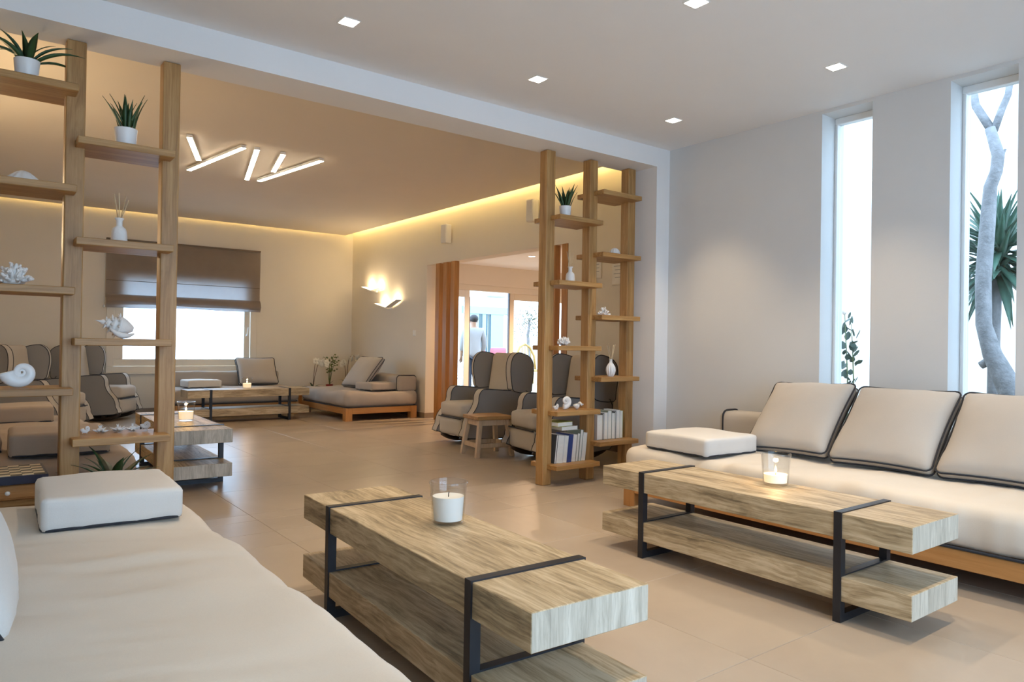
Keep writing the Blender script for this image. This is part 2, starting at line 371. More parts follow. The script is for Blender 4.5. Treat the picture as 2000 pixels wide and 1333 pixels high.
# back window
wf = MB()
for (x0, z0, x1, z1) in ((1.60, .60, 3.72, .69), (1.60, 2.03, 3.72, 2.12), (1.60, .69, 1.70, 2.03), (3.62, .69, 3.72, 2.03)): wf.box(x0, YB-.03, z0, x1, YB, z1)
wfo = struct(wf.build('window_5', 'frame_cream', bevel=.004))
sf = MB()
for (x0, z0, x1, z1) in ((1.70, .69, 3.62, .795), (1.70, 1.97, 3.62, 2.03), (1.70, .795, 1.82, 1.97), (3.53, .795, 3.62, 1.97)): sf.box(x0, YB+.005, z0, x1, YB+.07, z1)
sf.build('window_frame', 'frame_cream', wfo, bevel=.006)
MB().box(1.82, YB+.035, .795, 3.53, YB+.04, 1.97).build('pane', 'pane', wfo)
MB().box(3.555, YB-.03, 1.16, 3.58, YB+.006, 1.19).tube([(3.567, YB-.035, 1.17), (3.585, YB-.04, 1.30)], .011, 8).build('window_handle', 'frame_white', wfo, smooth=40)
MB().box(1.58, YB-.06, .575, 3.74, YB, .60).build('window_sill', 'frame_cream', wfo, bevel=.005)
portal(2.66, YB+.22, 1.38, 1.9, 1.3, (R(-90), 0, 0))
# small hall beyond the opening, with the sliding doors
YD, ZH = 10.2, 2.45
wall_y('wall_hall_door', YD, YD+.16, XR+.2, 10.0, -.012, ZH+.12, [(6.25, 9.5, -.012, 2.11)], 'paint_cream')
wall_x('wall_hall_end', 10.0, 10.2, 5.0, YD+.16, -.012, ZH+.12, [], 'paint_cream')
wall_y('wall_hall_near', 5.0, 5.2, XR+.2, 10.0, -.012, ZH+.12, [], 'paint_cream')
struct(MB().box(XR+.2, 5.2, ZH, 10.0, YD, ZH+.12).build('ceiling', 'paint_white'))
dr = MB().box(6.25, YD+.02, 2.01, 9.5, YD+.14, 2.11).box(6.25, YD+.02, 0, 6.33, YD+.14, 2.01).box(9.42, YD+.02, 0, 9.5, YD+.14, 2.01).box(6.33, YD+.02, -.012, 9.42, YD+.14, .03)
do = struct(dr.build('door_1', 'frame_cream', bevel=.004))
def leaf(x0, x1, y, mat, gmat='pane'):
    f = MB()
    for (a, c, b_, d) in ((x0, .03, x0+.10, 2.01), (x1-.10, .03, x1, 2.01), (x0+.10, .03, x1-.10, .16), (x0+.10, 1.89, x1-.10, 2.01)): f.box(a, y, c, b_, y+.04, d)
    o = f.build('door_leaf', mat, do, bevel=.004); MB().box(x0+.10, y+.018, .16, x1-.10, y+.022, 1.89).build('pane', gmat, o)
    return o
leaf(6.33, 6.86, YD+.03, 'frame_white'); l2 = leaf(7.76, 8.62, YD+.085, 'frame_cream'); leaf(8.57, 9.42, YD+.03, 'frame_cream')
MB().box(7.742, YD+.08, .03, 7.76, YD+.125, 2.01).build('door_seal', 'grey_rubber', do)
MB().box(6.86, YD+.035, .03, 6.874, YD+.065, 1.9).build('door_seal', 'grey_rubber', do)
portal(7.9, YD+.2, 1.05, 3.2, 2.1, (R(-90), 0, 0))
for k, (x, y) in enumerate([(6.9, 8.6), (8.6, 8.6)]):
    d = thing('downlight', ('recessed ceiling light in the hall nearer the fins', 'recessed ceiling light in the hall further out')[k], 'light', (x, y, ZH), 0, 'recessed hall lights')
    MB().lathe([(.001, -.004), (.06, -.004), (.06, 0), (.001, 0)], 24).build('bezel', 'frame_white', d); MB().lathe([(.001, -.006), (.048, -.006), (.048, -.004), (.001, -.004)], 24).build('diffuser', 'downlight_glow', d)
    lamp('hall_lamp', 'SPOT', (0, 0, -.03), 160, (1, .64, .38), d, spot_size=R(150), spot_blend=.5, shadow_soft_size=.05)
# upright wooden fins in the opening
for k, (y0, y1, lab) in enumerate([(8.78, 8.88, 'tall wooden fin nearest the wall lamps in the opening'), (8.58, 8.68, 'middle one of the three tall wooden fins left of the glass doors'), (8.38, 8.48, 'tall wooden fin right beside the white glass door leaf'), (6.25, 6.35, 'orange-lit wooden fin behind the outer post of the book shelves'), (6.04, 6.14, 'wooden fin at the right jamb of the wide opening')]):
    tag(MB().box(XR, y0, 0, XR+.078, y1, 2.235).build('wooden_fin', 'amber_z', bevel=.003), lab, 'fin', 'wooden fins in the opening')

# ------------------------------------------------------------------ coffee tables
def coffee_table(label, loc, rz):
    t = thing('coffee_table', label, 'coffee table', loc, rz, 'plank coffee tables with black metal straps')
    MB().box(-.2, -.805, .333, .2, .805, .433, ends=1).build('upper_slab', ['washed_oak', 'washed_oak_end'], t, bevel=.002)
    MB().box(-.2, -.805, .085, .2, .805, .182, ends=1).build('lower_slab', ['washed_oak', 'washed_oak_end'], t, bevel=.002)
    for y in (-.522, .522):
        a, b_ = y-.016, y+.016
        f = MB().box(-.206, a, 0, -.2, b_, .438).box(.2, a, 0, .206, b_, .438).box(-.2, a, .433, .2, b_, .438)
        f.box(-.2, a, 0, .2, b_, .032).box(-.2, a, .182, .2, b_, .188).box(-.2, a, .327, .2, b_, .333).box(-.2, a, .079, .2, b_, .085)
        for sx in (-1, 1):
            x0, x1 = sorted((sx*.2, sx*.172))
            f.box(x0, a, .188, x1, b_, .327).box(x0, a, .032, x1, b_, .079)
        f.build('metal_frame', 'black_metal', t)
    return t
coffee_table('plank coffee table in the foreground beside the beige daybed', (1.328, 2.149, 0), R(-2.0))
coffee_table('plank coffee table in front of the long sofa under the windows', (2.978, 2.012, 0), 0)
coffee_table('plank coffee table seen end-on behind the wooden ladder shelves', (1.40, 6.28, 0), R(-1.0))
coffee_table('distant plank coffee table in front of the sofa below the blind', (3.09, 10.04, 0), R(-90))

# ------------------------------------------------------------------ candles
def candle(label, loc, wax_h, lit):
    t = thing('glass_candle', label, 'candle', loc, 0, 'candles in ribbed glasses')
    H, r0, r1, th = .152, .057, .067, .004
    pr = [(.001, 0), (r0-.006, 0), (r0, .008)]
    pr += [(r0+(r1-r0)*z/H, z) for z in (.03, .07, .11)]+[(r1, H-.012), (r1+.004, H-.006), (r1+.002, H), (r1-.003, H)]
    pr += [(r1-th-.001, H-.014), (r0+(r1-r0)*.07/H-th, .07), (r0-th, .014), (.001, .012)]
    MB().lathe(pr, 48, rib=.008, ribn=24).build('glass', 'candle_glass', t, smooth=50)
    rw = lambda z: r0+(r1-r0)*z/H-th-.0025
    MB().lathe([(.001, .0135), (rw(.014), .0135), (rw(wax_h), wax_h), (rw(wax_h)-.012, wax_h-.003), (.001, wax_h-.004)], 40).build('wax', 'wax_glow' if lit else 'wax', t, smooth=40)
    MB().tube([(0, 0, wax_h-.006), (.001, 0, wax_h+.008), (.003, 0, wax_h+.014)], .0018, 6).build('wick', 'wick', t, smooth=40)
    if lit:
        fp = [(.0006, .006), (.0045, .010), (.006, .016), (.0045, .024), (.002, .032), (.0005, .036)]
        MB().lathe([(a, b_+wax_h) for a, b_ in fp], 14).build('flame', 'flame', t, smooth=60)
        lamp('flame_light', 'POINT', (0, 0, wax_h+.06), .8, (1, .6, .25), t, shadow_soft_size=.012)
    return t
candle('unlit white candle in a glass on the foreground coffee table', (1.403, 2.211, .4335), .098, False)
candle('burning candle in a ribbed glass on the table before the window sofa', (3.089, 1.968, .4335), .052, True)
candle('burning candle in a glass on the end-on table behind the ladder shelves', (1.428, 6.20, .4335), .075, True)
candle('small burning candle on the distant table below the blind', (3.091, 10.05, .4335), .07, True)

# ------------------------------------------------------------------ sofas and cushions
def wob(seed, amp, sc, side=.5, wr=0):
    def fn(q):
        n = noise.noise(Vector((q.x*sc+seed, q.y*sc, q.z*sc)))
        n2 = noise.noise(Vector((q.x*sc*2.7+seed*2, q.y*sc*2.7, q.z*1.3)))
        n3 = noise.noise(Vector((q.x*sc*6+seed*3, q.y*sc*6, q.z*2.5)))
        d = q.normalized()
        if wr and q.z > 0:
            t = q.y+.35*q.x+.10*noise.noise(Vector((q.x*2.2+seed, q.y*2.2, 3)))
            k = noise.noise(Vector((q.x*1.6, t*11+seed, 1.0)))+.5*noise.noise(Vector((q.x*3.5, t*24+seed, 7.0)))
            q = q+Vector((0, 0, wr*k*(.35+max(0, noise.noise(Vector((q.x*1.4+seed, q.y*1.4, 9))))*1.6)))
        return q+Vector((d.x*side*amp*(n2+.6*n3)*2.2, d.y*side*amp*(n2+.6*n3)*2.2, amp*n*2 if q.z > 0 else 0))
    return fn
def rrect(w_, h_, r, z, n=6):
    pts = []
    for cx, cy, a0 in ((w_/2-r, h_/2-r, 0), (-w_/2+r, h_/2-r, 90), (-w_/2+r, -h_/2+r, 180), (w_/2-r, -h_/2+r, 270)):
        for i in range(n+1):
            a = R(a0+90*i/n); pts.append((cx+r*math.cos(a), cy+r*math.sin(a), z))
    return pts
def daybed(name, label, x0, x1, y0, y1, seed, cat='daybed', bol=None, top=.40, fab='linen', res=.045, wr=.006, side=.6):
    cx, cy = (x0+x1)/2, (y0+y1)/2; t = thing(name, label, cat, (cx, cy, 0)); a, b_ = (x1-x0)/2, (y1-y0)/2
    for (p, q, r_, s) in ((-a, -b_+.1, -a+.035, b_-.1), (a-.035, -b_+.1, a, b_-.1)): MB().box(p, q, .096, r_, s, .182).build('rail', 'amber_y', t, bevel=.003)
    for (p, q, r_, s) in ((-a+.1, -b_, a-.1, -b_+.035), (-a+.1, b_-.035, a-.1, b_)): MB().box(p, q, .096, r_, s, .182).build('rail', 'amber_x', t, bevel=.003)
    for sx in (-1, 1):
        for sy in (-1, 1):
            px, py = sorted((sx*a, sx*(a-.1))), sorted((sy*b_, sy*(b_-.1)))
            MB().box(px[0], py[0], 0, px[1], py[1], .182).build('leg', 'amber_z', t, bevel=.003)
    MB().box(-a+.036, -b_+.036, .15, a-.036, b_-.036, .178).build('slat_base', 'amber_y', t)
    sx, sy, sz = x1-x0+.03, y1-y0+.03, top-.186
    n = (max(10, int(sx/res)), max(10, int(sy/res)), 6)
    MB().soft(sx, sy, sz, .075, n, wob(seed, .012, 2.6, side, wr), T=TR((0, 0, .186+sz/2))).build('mattress', fab, t, smooth=0)
    MB().tube(rrect(sx-.03, sy-.03, .06, .19), .007, 6, True).build('piping', 'charcoal_piping', t, smooth=0)
    if bol:
        for (p, q, r_, s, h) in bol:
            w_, d_, z0 = r_-p, s-q, top-.02
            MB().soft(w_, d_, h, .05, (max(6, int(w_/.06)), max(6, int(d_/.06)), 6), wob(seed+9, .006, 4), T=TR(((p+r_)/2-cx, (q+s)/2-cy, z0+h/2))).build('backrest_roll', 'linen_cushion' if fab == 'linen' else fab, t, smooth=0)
            mb = MB()
            if d_ > w_:
                for yy in (q+.05, s-.05): mb.tube([Vector((z_*1.0, yy-cy, x_)) for x_, z_ in [(a_[1]+z0+h/2, a_[0]+(p+r_)/2-cx) for a_ in rrect(w_+.002, h+.002, .05, 0, 4)]], .007, 6, True)
            else:
                for xx in (p+.05, r_-.05): mb.tube([Vector((xx-cx, a_[0]+(q+s)/2-cy, a_[1]+z0+h/2)) for a_ in rrect(d_+.002, h+.002, .05, 0, 4)], .007, 6, True)
            mb.build('backrest_piping', 'charcoal_piping', t, smooth=0)
    return t
daybed('daybed', 'beige linen daybed filling the lower left foreground', -.26, .76, .62, 3.53, 1.3, res=.022, wr=.009, side=.3)
daybed('sofa', 'long beige sofa on a wooden base under the tall windows', 3.60, 4.71, .72, 3.45, 4.1, 'sofa', [(4.50, .76, 4.70, 3.36, .24)], res=.025, wr=.012, side=.7)
daybed('daybed', 'brownish daybed behind the ladder shelves, left of the chess box', -.24, .83, 4.80, 7.55, 7.7, fab='linen_brown')
daybed('sofa', 'grey sofa against the far wall below the blind', 2.30, 4.02, 10.58, 11.60, 9.2, 'sofa', [(2.36, 11.38, 4.0, 11.56, .24)], fab='linen_taupe')
daybed('daybed', 'daybed in the far corner under the wall lamps', 4.16, 5.27, 9.20, 10.80, 12.4, 'daybed', [(4.98, 9.24, 5.30, 10.74, .235)], fab='linen_taupe')

def place(o, c, wd, ud):
    wd = Vector(wd).normalized(); ud = Vector(ud).normalized(); n = wd.cross(ud)
    ud = n.cross(wd)
    o.matrix_world = Matrix(((wd.x, ud.x, n.x, c[0]), (wd.y, ud.y, n.y, c[1]), (wd.z, ud.z, n.z, c[2]), (0, 0, 0, 1)))
def back_cushion(label, c, wd, ud, w_=.57, h_=.575, t=.075, seed=0, mat='linen_cushion', group='square back cushions with dark piping'):
    o = thing('back_cushion', label, 'cushion', (0, 0, 0), 0, group)
    def fn(q):
        u, v_ = q.x/(w_/2), q.y/(h_/2)
        e = max(0, 1-u*u)*max(0, 1-v_*v_)
        x = q.x*(1-.045*(1-v_*v_)); y = q.y*(1-.045*(1-u*u))
        nn = noise.noise(Vector((q.x*5+seed*3, q.y*5, seed)))
        edge = (1-e)*noise.noise(Vector((q.x*16+seed, q.y*16, 2.0)))
        z = q.z*(1+2.1*e**.6)+(.012*nn+.006*edge)*(1 if q.z > 0 else -1)
        return Vector((x, y, z))
    MB().soft(w_, h_, t, .035, (18, 18, 4), fn).build('cushion_cover', mat, o, smooth=0)
    mb = MB()
    for z in (t/2-.016, -t/2+.016):
        pts = [fn(Vector(p)) for p in rrect(w_+.006, h_+.006, .04, 0, 4)]
        full = []
        for i, p in enumerate(pts):
            q = pts[(i+1) % len(pts)]; k = 8 if (q-p).length > .2 else 1
            base_p, base_q = rrect(w_+.006, h_+.006, .04, 0, 4)[i], rrect(w_+.006, h_+.006, .04, 0, 4)[(i+1) % len(pts)]
            for j in range(k):
                f = fn(Vector(base_p).lerp(Vector(base_q), j/k)); full.append((f.x, f.y, z))
        mb.tube(full, .0048, 6, True)
    mb.build('piping', 'charcoal_piping', o, smooth=0)
    place(o, c, wd, ud); return o
def lean(bx, bz, tx, tz): return ((bx+tx)/2, (bz+tz)/2)
ux = (.40, 0, .42)
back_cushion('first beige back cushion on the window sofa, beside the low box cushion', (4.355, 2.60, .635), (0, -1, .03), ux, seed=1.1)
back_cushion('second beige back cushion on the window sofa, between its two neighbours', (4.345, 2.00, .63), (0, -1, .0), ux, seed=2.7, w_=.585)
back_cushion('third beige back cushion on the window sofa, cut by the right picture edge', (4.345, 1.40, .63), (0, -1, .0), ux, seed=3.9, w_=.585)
back_cushion('back cushion at the left picture edge on the foreground daybed', (-.05, 2.30, .62), (.06, 1, 0), (-.27, .03, .50), seed=5.2, w_=.62, mat='linen_box')
back_cushion('pillow leaning at the left picture edge on the daybed behind the shelves', (-.02, 5.42, .615), (0, 1, 0), (-.36, .0, .44), seed=6.3, w_=.56, mat='linen_brown')
back_cushion('second leaning pillow on the daybed behind the shelves, further back', (-.01, 6.08, .615), (0, 1, 0), (-.36, .0, .44), seed=7.3, w_=.56, mat='linen_brown')
back_cushion('grey back cushion on the sofa below the blind', (3.62, 11.30, .615), (1, 0, 0), (0, .22, .36), seed=8.3, w_=.60, h_=.46)
back_cushion('large pale cushion leaning on the corner daybed under the wall lamps', (4.80, 10.02, .64), (0.12, -1, 0), (.36, .0, .44), seed=9.9, w_=.60, h_=.56)

def box_cushion(label, loc, rz, sx=.52, sy=.54, h=.118, seed=0, mat='linen_box'):
    o = thing('box_cushion', label, 'cushion', loc, rz, 'low box cushions used as armrests')
    MB().soft(sx, sy, h, .020, (16, 16, 6), wob(seed, .004, 5, .6), T=TR((0, 0, h/2))).build('cushion_cover', mat, o, smooth=0)
    MB().tube(rrect(sx-.012, sy-.012, .03, .010), .0065, 6, True).build('piping', 'charcoal_piping', o, smooth=0)
    mb = MB()
    for ax, ay in ((-1, -1), (1, -1), (1, 1), (-1, 1)): mb.tube([(ax*(sx/2-.0105), ay*(sy/2-.0105), .016), (ax*(sx/2-.0105), ay*(sy/2-.0105), h-.028)], .0022, 5)
    mb.build('corner_seam', 'linen_cushion', o, smooth=0)
    return o
box_cushion('pale box cushion on the end of the foreground daybed', (.450, 3.175, .405), R(-2), .455, .50, .122, 2.2)
box_cushion('pale box cushion on the near end of the window sofa', (3.885, 3.03, .405), R(-3), .50, .53, .118, 4.4)
box_cushion('brownish box cushion behind the ladder post, nearer one of two', (.46, 5.12, .405), R(-2), .50, .52, .13, 6.6, 'linen_brown')
box_cushion('brownish box cushion behind the ladder post, farther one of two', (.33, 7.10, .405), R(-2), .52, .52, .13, 7.7, 'linen_brown')
box_cushion('small box cushion lying on the sofa below the blind', (2.72, 10.98, .405), R(3), .46, .42, .11, 8.8)
box_cushion('low box cushion at the near edge of the corner daybed', (4.78, 9.50, .405), R(8), .48, .42, .11, 9.9, 'linen_taupe')

# ------------------------------------------------------------------ wooden ladder shelves between the rooms
AB_Z = (.162, .578, 1.083, 1.587, 2.091); BC_Z = (.314, .834, 1.335, 1.843, 2.345)
def ladder(label, posts, bays):
    t = thing('ladder_shelf', label, 'shelf', (posts[0], 4.306, 0), 0, 'floor-to-ceiling ladder shelves')
    for x in posts: MB().box(x-.044-posts[0], -.044, 0, x+.044-posts[0], .044, ZB-.001).build('post', 'oak_z', t, bevel=.006, seg=2)
    for (xa, xb, zs) in bays:
        for z in zs: MB().box(xa-posts[0], -.159, z-.037, xb-posts[0], .159, z).build('shelf_board', 'oak_x', t, bevel=.003)
    return t
PA, PB, PC = 3.600, 4.057, 4.502
ladder('oak ladder shelf with three posts holding books, right of the opening', (PA, PB, PC), [(PA, PB, AB_Z), (PB, PC, BC_Z)])
P0, P1, P2 = -.02, .4315, .880
ladder('oak ladder shelf with shells and plants at the left picture edge', (P0, P1, P2), [(P0, P1, BC_Z), (P1, P2, AB_Z)])

# ------------------------------------------------------------------ wing chairs
def wing_chair(label, loc, rz):
    t = thing('wing_chair', label, 'armchair', loc, rz, 'grey wing chairs on rocker bases')
    arm = [(-.34, .11), (.385, .10), (.41, .20), (.385, .30), (.31, .395), (.275, .47), (.268, .54), (.235, .595), (.17, .61), (-.10, .59), (-.34, .58), (-.37, .35)]
    wing = [(-.38, .56), (-.13, .585), (-.088, .68), (-.07, .80), (-.08, .90), (-.115, .965), (-.18, 1.0), (-.27, .99), (-.36, .958), (-.42, .90), (-.435, .78), (-.412, .65)]
    def smoothp(p, k=3):
        out = []
        n = len(p)
        for i in range(n):
            a, b_, c, d = [Vector(p[(i+j) % n]) for j in (-1, 0, 1, 2)]
            for s in range(k):
                u = s/k; out.append(tuple(.5*((2*b_)+(-a+c)*u+(2*a-5*b_+4*c-d)*u*u+(-a+3*b_-3*c+d)*u**3)))
        return out
    arm, wing = smoothp(arm), smoothp(wing)
    for sy in (-1, 1):
        y0, y1 = sorted((sy*.25, sy*.36))
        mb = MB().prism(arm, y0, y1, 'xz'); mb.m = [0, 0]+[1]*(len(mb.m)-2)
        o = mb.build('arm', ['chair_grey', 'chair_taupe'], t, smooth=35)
        pp = MB()
        for y in (y0, y1): pp.tube([(a, y, b_) for a, b_ in arm], 0.0042, 6, True)
        pp.build('piping', 'charcoal_piping', o, smooth=0)
        Q = Matrix.Translation((-.42, sy*.305, 0)) @ Matrix.Rotation(sy*R(13), 4, 'Z') @ Matrix.Translation((.42, -sy*.305, 0))
        y0, y1 = sy*.305-.035, sy*.305+.035
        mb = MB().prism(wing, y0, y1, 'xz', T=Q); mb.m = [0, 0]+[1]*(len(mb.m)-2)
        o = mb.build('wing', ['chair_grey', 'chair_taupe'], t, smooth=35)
        pp = MB()
        for y in (y0, y1): pp.tube([(a, y, b_) for a, b_ in wing], 0.0042, 6, True, T=Q)
        pp.build('piping', 'charcoal_piping', o, smooth=0)
    MB().soft(.14, .53, .58, .05, (4, 10, 10), wob(3, .005, 5, .4), T=TR((-.295, 0, .70), ry=R(-9))).build('backrest', 'chair_taupe', t, smooth=0)
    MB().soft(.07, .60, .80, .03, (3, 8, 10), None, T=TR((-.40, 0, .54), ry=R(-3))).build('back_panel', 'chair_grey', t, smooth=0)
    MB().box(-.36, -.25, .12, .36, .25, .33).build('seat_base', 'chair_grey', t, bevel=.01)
    MB().soft(.66, .50, .16, .045, (10, 10, 5), wob(5, .004, 5, .4), T=TR((.085, 0, .375))).build('seat_cushion', 'chair_taupe', t, smooth=0)
    MB().soft(.075, .50, .185, .03, (4, 10, 6), wob(6, .004, 7, .6), T=TR((.385, 0, .195))).build('front_panel', 'chair_taupe', t, smooth=0)
    MB().tube([(.424, y*.05, .292) for y in range(-5, 6)], .006, 6).build('seat_seam', 'charcoal_piping', t, smooth=0)
    for sy in (-1, 1):
        pts = [(x*.05, sy*.21, .025+.09*(x*.05/.42)**4) for x in range(-8, 9)]
        MB().tube(pts, .024, 8).build('rocker', 'dark_wood', t, smooth=0)
        for x in (-.2, .2): MB().box(x-.025, sy*.21-.02, .04, x+.025, sy*.21+.02, .125).build('rocker_post', 'dark_wood', t)
    MB().box(-.03, -.19, .03, .03, .19, .06).build('cross_bar', 'dark_wood', t)
    return t
wing_chair('grey wing chair behind the wooden stool, left one beside the opening', (4.60, 6.56, 0), R(176))
wing_chair('grey wing chair partly hidden behind the book shelves', (4.60, 5.27, 0), R(170))
wing_chair('grey wing chair nearest the far window, seen between the ladder posts', (1.42, 11.06, 0), R(-33))
wing_chair('grey wing chair at the left edge, behind the nautilus shell', (.68, 9.86, 0), R(-33))

# ------------------------------------------------------------------ stool
st = thing('wooden_stool', 'small light wooden stool between the two grey wing chairs', 'stool', (4.115, 5.79, 0), R(-8))
MB().box(-.19, -.17, .355, .19, .17, .392).build('seat', 'oak_x', st, bevel=.006)
for sx in (-1, 1):
    for sy in (-1, 1):
        mb = MB(); a, b_ = Vector((sx*.19, sy*.165, 0)), Vector((sx*.145, sy*.125, .355)); w2 = .021
        vs = [tuple(p+Vector((dx*w2, dy*w2, 0))) for p in (a, b_) for dx, dy in ((-1, -1), (1, -1), (1, 1), (-1, 1))]
        mb.add(vs, [(0, 3, 2, 1), (4, 5, 6, 7), (0, 1, 5, 4), (1, 2, 6, 5), (2, 3, 7, 6), (3, 0, 4, 7)]); mb.build('leg', 'stool_wood', st, bevel=.003)
for sy in (-1, 1): MB().box(-.16, sy*.13-.012, .30, .16, sy*.13+.012, .355).build('apron', 'stool_wood', st); MB().box(-.165, sy*.15-.011, .09, .165, sy*.15+.011, .13).build('stretcher', 'stool_wood', st)
for sx in (-1, 1): MB().box(sx*.15-.012, -.12, .30, sx*.15+.012, .12, .355).build('apron', 'stool_wood', st); MB().box(sx*.175-.011, -.14, .09, sx*.175+.011, .14, .13).build('stretcher', 'stool_wood', st)

# ------------------------------------------------------------------ lamps
for k, (x, y, lab) in enumerate([(1.573, 3.52, 'square ceiling downlight nearest the beam on the left'), (2.845, 3.515, 'square ceiling downlight above the middle of the beam'), (4.135, 3.512, 'square ceiling downlight in the corner by the shelves'),
                                 (4.08, 2.237, 'square ceiling downlight nearest the slim windows'), (2.80, 2.245, 'square ceiling downlight cut by the top picture edge'), (1.573, 2.24, 'square ceiling downlight above the foreground table'),
                                 (1.573, .96, 'square ceiling downlight over the start of the foreground daybed'), (2.845, .96, 'square ceiling downlight in the middle of the hall near the camera'), (4.08, .96, 'square ceiling downlight over the near end of the long sofa')]):
    d = thing('downlight', lab, 'light', (x, y, ZC), 0, 'recessed square downlights')
    MB().box(-.048, -.048, -.003, .048, .048, 0).build('bezel', 'frame_white', d, bevel=.001)
    MB().box(-.040, -.040, -.0045, .040, .040, -.003).build('diffuser', 'downlight_glow', d)
    lamp('downlight_lamp', 'SPOT', (0, 0, -.03), DOWN_W, WARM, d, spot_size=R(82), spot_blend=.8, shadow_soft_size=.022)
bars = [((1.569, 6.869), (1.845, 7.681)), ((1.873, 8.198), (2.053, 6.901)), ((2.174, 6.892), (2.49, 8.234)), ((2.426, 6.896), (2.594, 7.663)), ((2.622, 8.22), (2.808, 6.878))]
lt = thing('bar_light', 'cluster of five glowing bars zigzagging across the far room ceiling', 'light', (2.2, 7.55, ZCB))
for a, b_ in bars:
    a, b_ = Vector((a[0]-2.2, a[1]-7.55, 0)), Vector((b_[0]-2.2, b_[1]-7.55, 0)); d = (b_-a).normalized(); n = Vector((-d.y, d.x, 0))*.024
    vs = [tuple(p+sgn*n+Vector((0, 0, z))) for z in (-.036, -.010) for p, sgn in ((a, -1), (b_, -1), (b_, 1), (a, 1))]
    o = MB().add(vs, [(0, 3, 2, 1), (4, 5, 6, 7), (0, 1, 5, 4), (1, 2, 6, 5), (2, 3, 7, 6), (3, 0, 4, 7)]).build('light_bar', 'frame_white', lt)
    vs = [tuple(p+sgn*n*.92+Vector((0, 0, z))) for z in (-.040, -.036) for p, sgn in ((a, -1), (b_, -1), (b_, 1), (a, 1))]
    MB().add(vs, [(0, 3, 2, 1), (4, 5, 6, 7), (0, 1, 5, 4), (1, 2, 6, 5), (2, 3, 7, 6), (3, 0, 4, 7)]).build('diffuser', 'bar_glow', o)
    MB().box(-.03, -.012, -.010, .03, .012, -.0005, T=TR(((a+b_)/2), rz=math.atan2(d.y, d.x))).build('bracket', 'frame_white', o)
def sconce(label, y, z, la, ra, wall=1, power=SCONCE_W):
    s = thing('wall_lamp', label, 'lamp', (XR if wall > 0 else XL, y, z), 0, 'V-shaped wall lamps'); sg = -wall
    MB().box(min(0, sg*.03), -.03, -.03, max(0, sg*.03), .03, .03).build('wall_mount', 'frame_white', s, bevel=.004)
    for side, ln, ang in ((1, la[0], la[1]), (-1, ra[0], ra[1])):
        Q = TR((0, side*.012, 0)) @ Matrix.Rotation(side*R(ang), 4, 'X')
        y0, y1 = sorted((0, side*ln))
        o = MB().box(min(sg*.02, sg*.12), y0, -.004, max(sg*.02, sg*.12), y1, .004, T=Q).build('blade', 'frame_white', s, bevel=.002)
        MB().box(min(sg*.03, sg*.10), y0+side*0+.02, .0045, max(sg*.03, sg*.10), y1-.02, .007, T=Q).build('light_strip', 'sconce_glow', o)
        c = Q @ Vector((sg*.085, side*ln*.55, .07)); lamp('wall_lamp_light', 'POINT', tuple(c), power, (1, .74, .42), s, shadow_soft_size=.03)
    return s
sconce('upper V-shaped wall lamp next to the room corner', 10.72, 1.94, (.36, 12), (.26, 3))
sconce('lower V-shaped wall lamp with a bright wall glow above it', 10.20, 1.645, (.40, 11), (.36, 17))
sconce('V-shaped wall lamp on the left wall above the daybed', 5.6, 1.95, (.38, 12), (.36, 12), -1, SCONCE_W*3)
sconce('V-shaped wall lamp on the left wall, further along', 6.7, 1.75, (.38, 12), (.36, 12), -1, SCONCE_W*3)

# ------------------------------------------------------------------ wall fittings
def speaker(label, y, z):
    s = thing('wall_speaker', label, 'speaker', (XR, y, z), 0, 'white wall loudspeakers')
    MB().box(-.03, -.02, -.03, 0, .02, .03).build('bracket', 'frame_cream', s)
    o = MB().box(-.13, -.06, -.13, -.03, .06, .13, T=TR((0, 0, 0), rz=R(8))).build('cabinet', 'speaker_white', s, bevel=.012, seg=2)
    MB().box(-.133, -.048, -.115, -.129, .048, .115, T=TR((0, 0, 0), rz=R(8))).build('grille', 'paper', o)
speaker('white loudspeaker on the wall above the wooden fins', 8.50, 2.61); speaker('white loudspeaker on the wall half behind the outer shelf post', 6.60, 2.665)
sw = thing('light_switch', 'small white light switch beside the opening', 'switch', (XR, 9.46, 1.24))
MB().box(-.009, -.042, -.042, 0, .042, .042).build('plate', 'frame_white', sw, bevel=.003); MB().box(-.014, -.022, -.028, -.009, .022, .028, T=TR(ry=R(4))).build('rocker', 'frame_white', sw)
def notice(label, y, z, w_, h_):
    s = thing('wall_notice', label, 'notice', (XR, y, z), 0, 'white notices on the wall')
    MB().box(-.012, -w_/2, -h_/2, 0, w_/2, h_/2).build('holder', 'frame_cream', s, bevel=.002)
    o = MB().box(-.0135, -w_/2+.008, -h_/2+.012, -.012, w_/2-.008, h_/2-.008).build('sheet', 'paper', s)
    for k in range(4): MB().box(-.0142, -w_*.32, h_*(.25-.15*k)-.003, -.0135, w_*(.32-.1*(k % 2)), h_*(.25-.15*k)+.003).build('printed_line', 'print_grey', o)
notice('white notice on the wall beside the middle shelf post', 5.575, 1.93, .17, .25); notice('white notice on the wall just left of the inner shelf post', 5.25, 1.85, .17, .26)

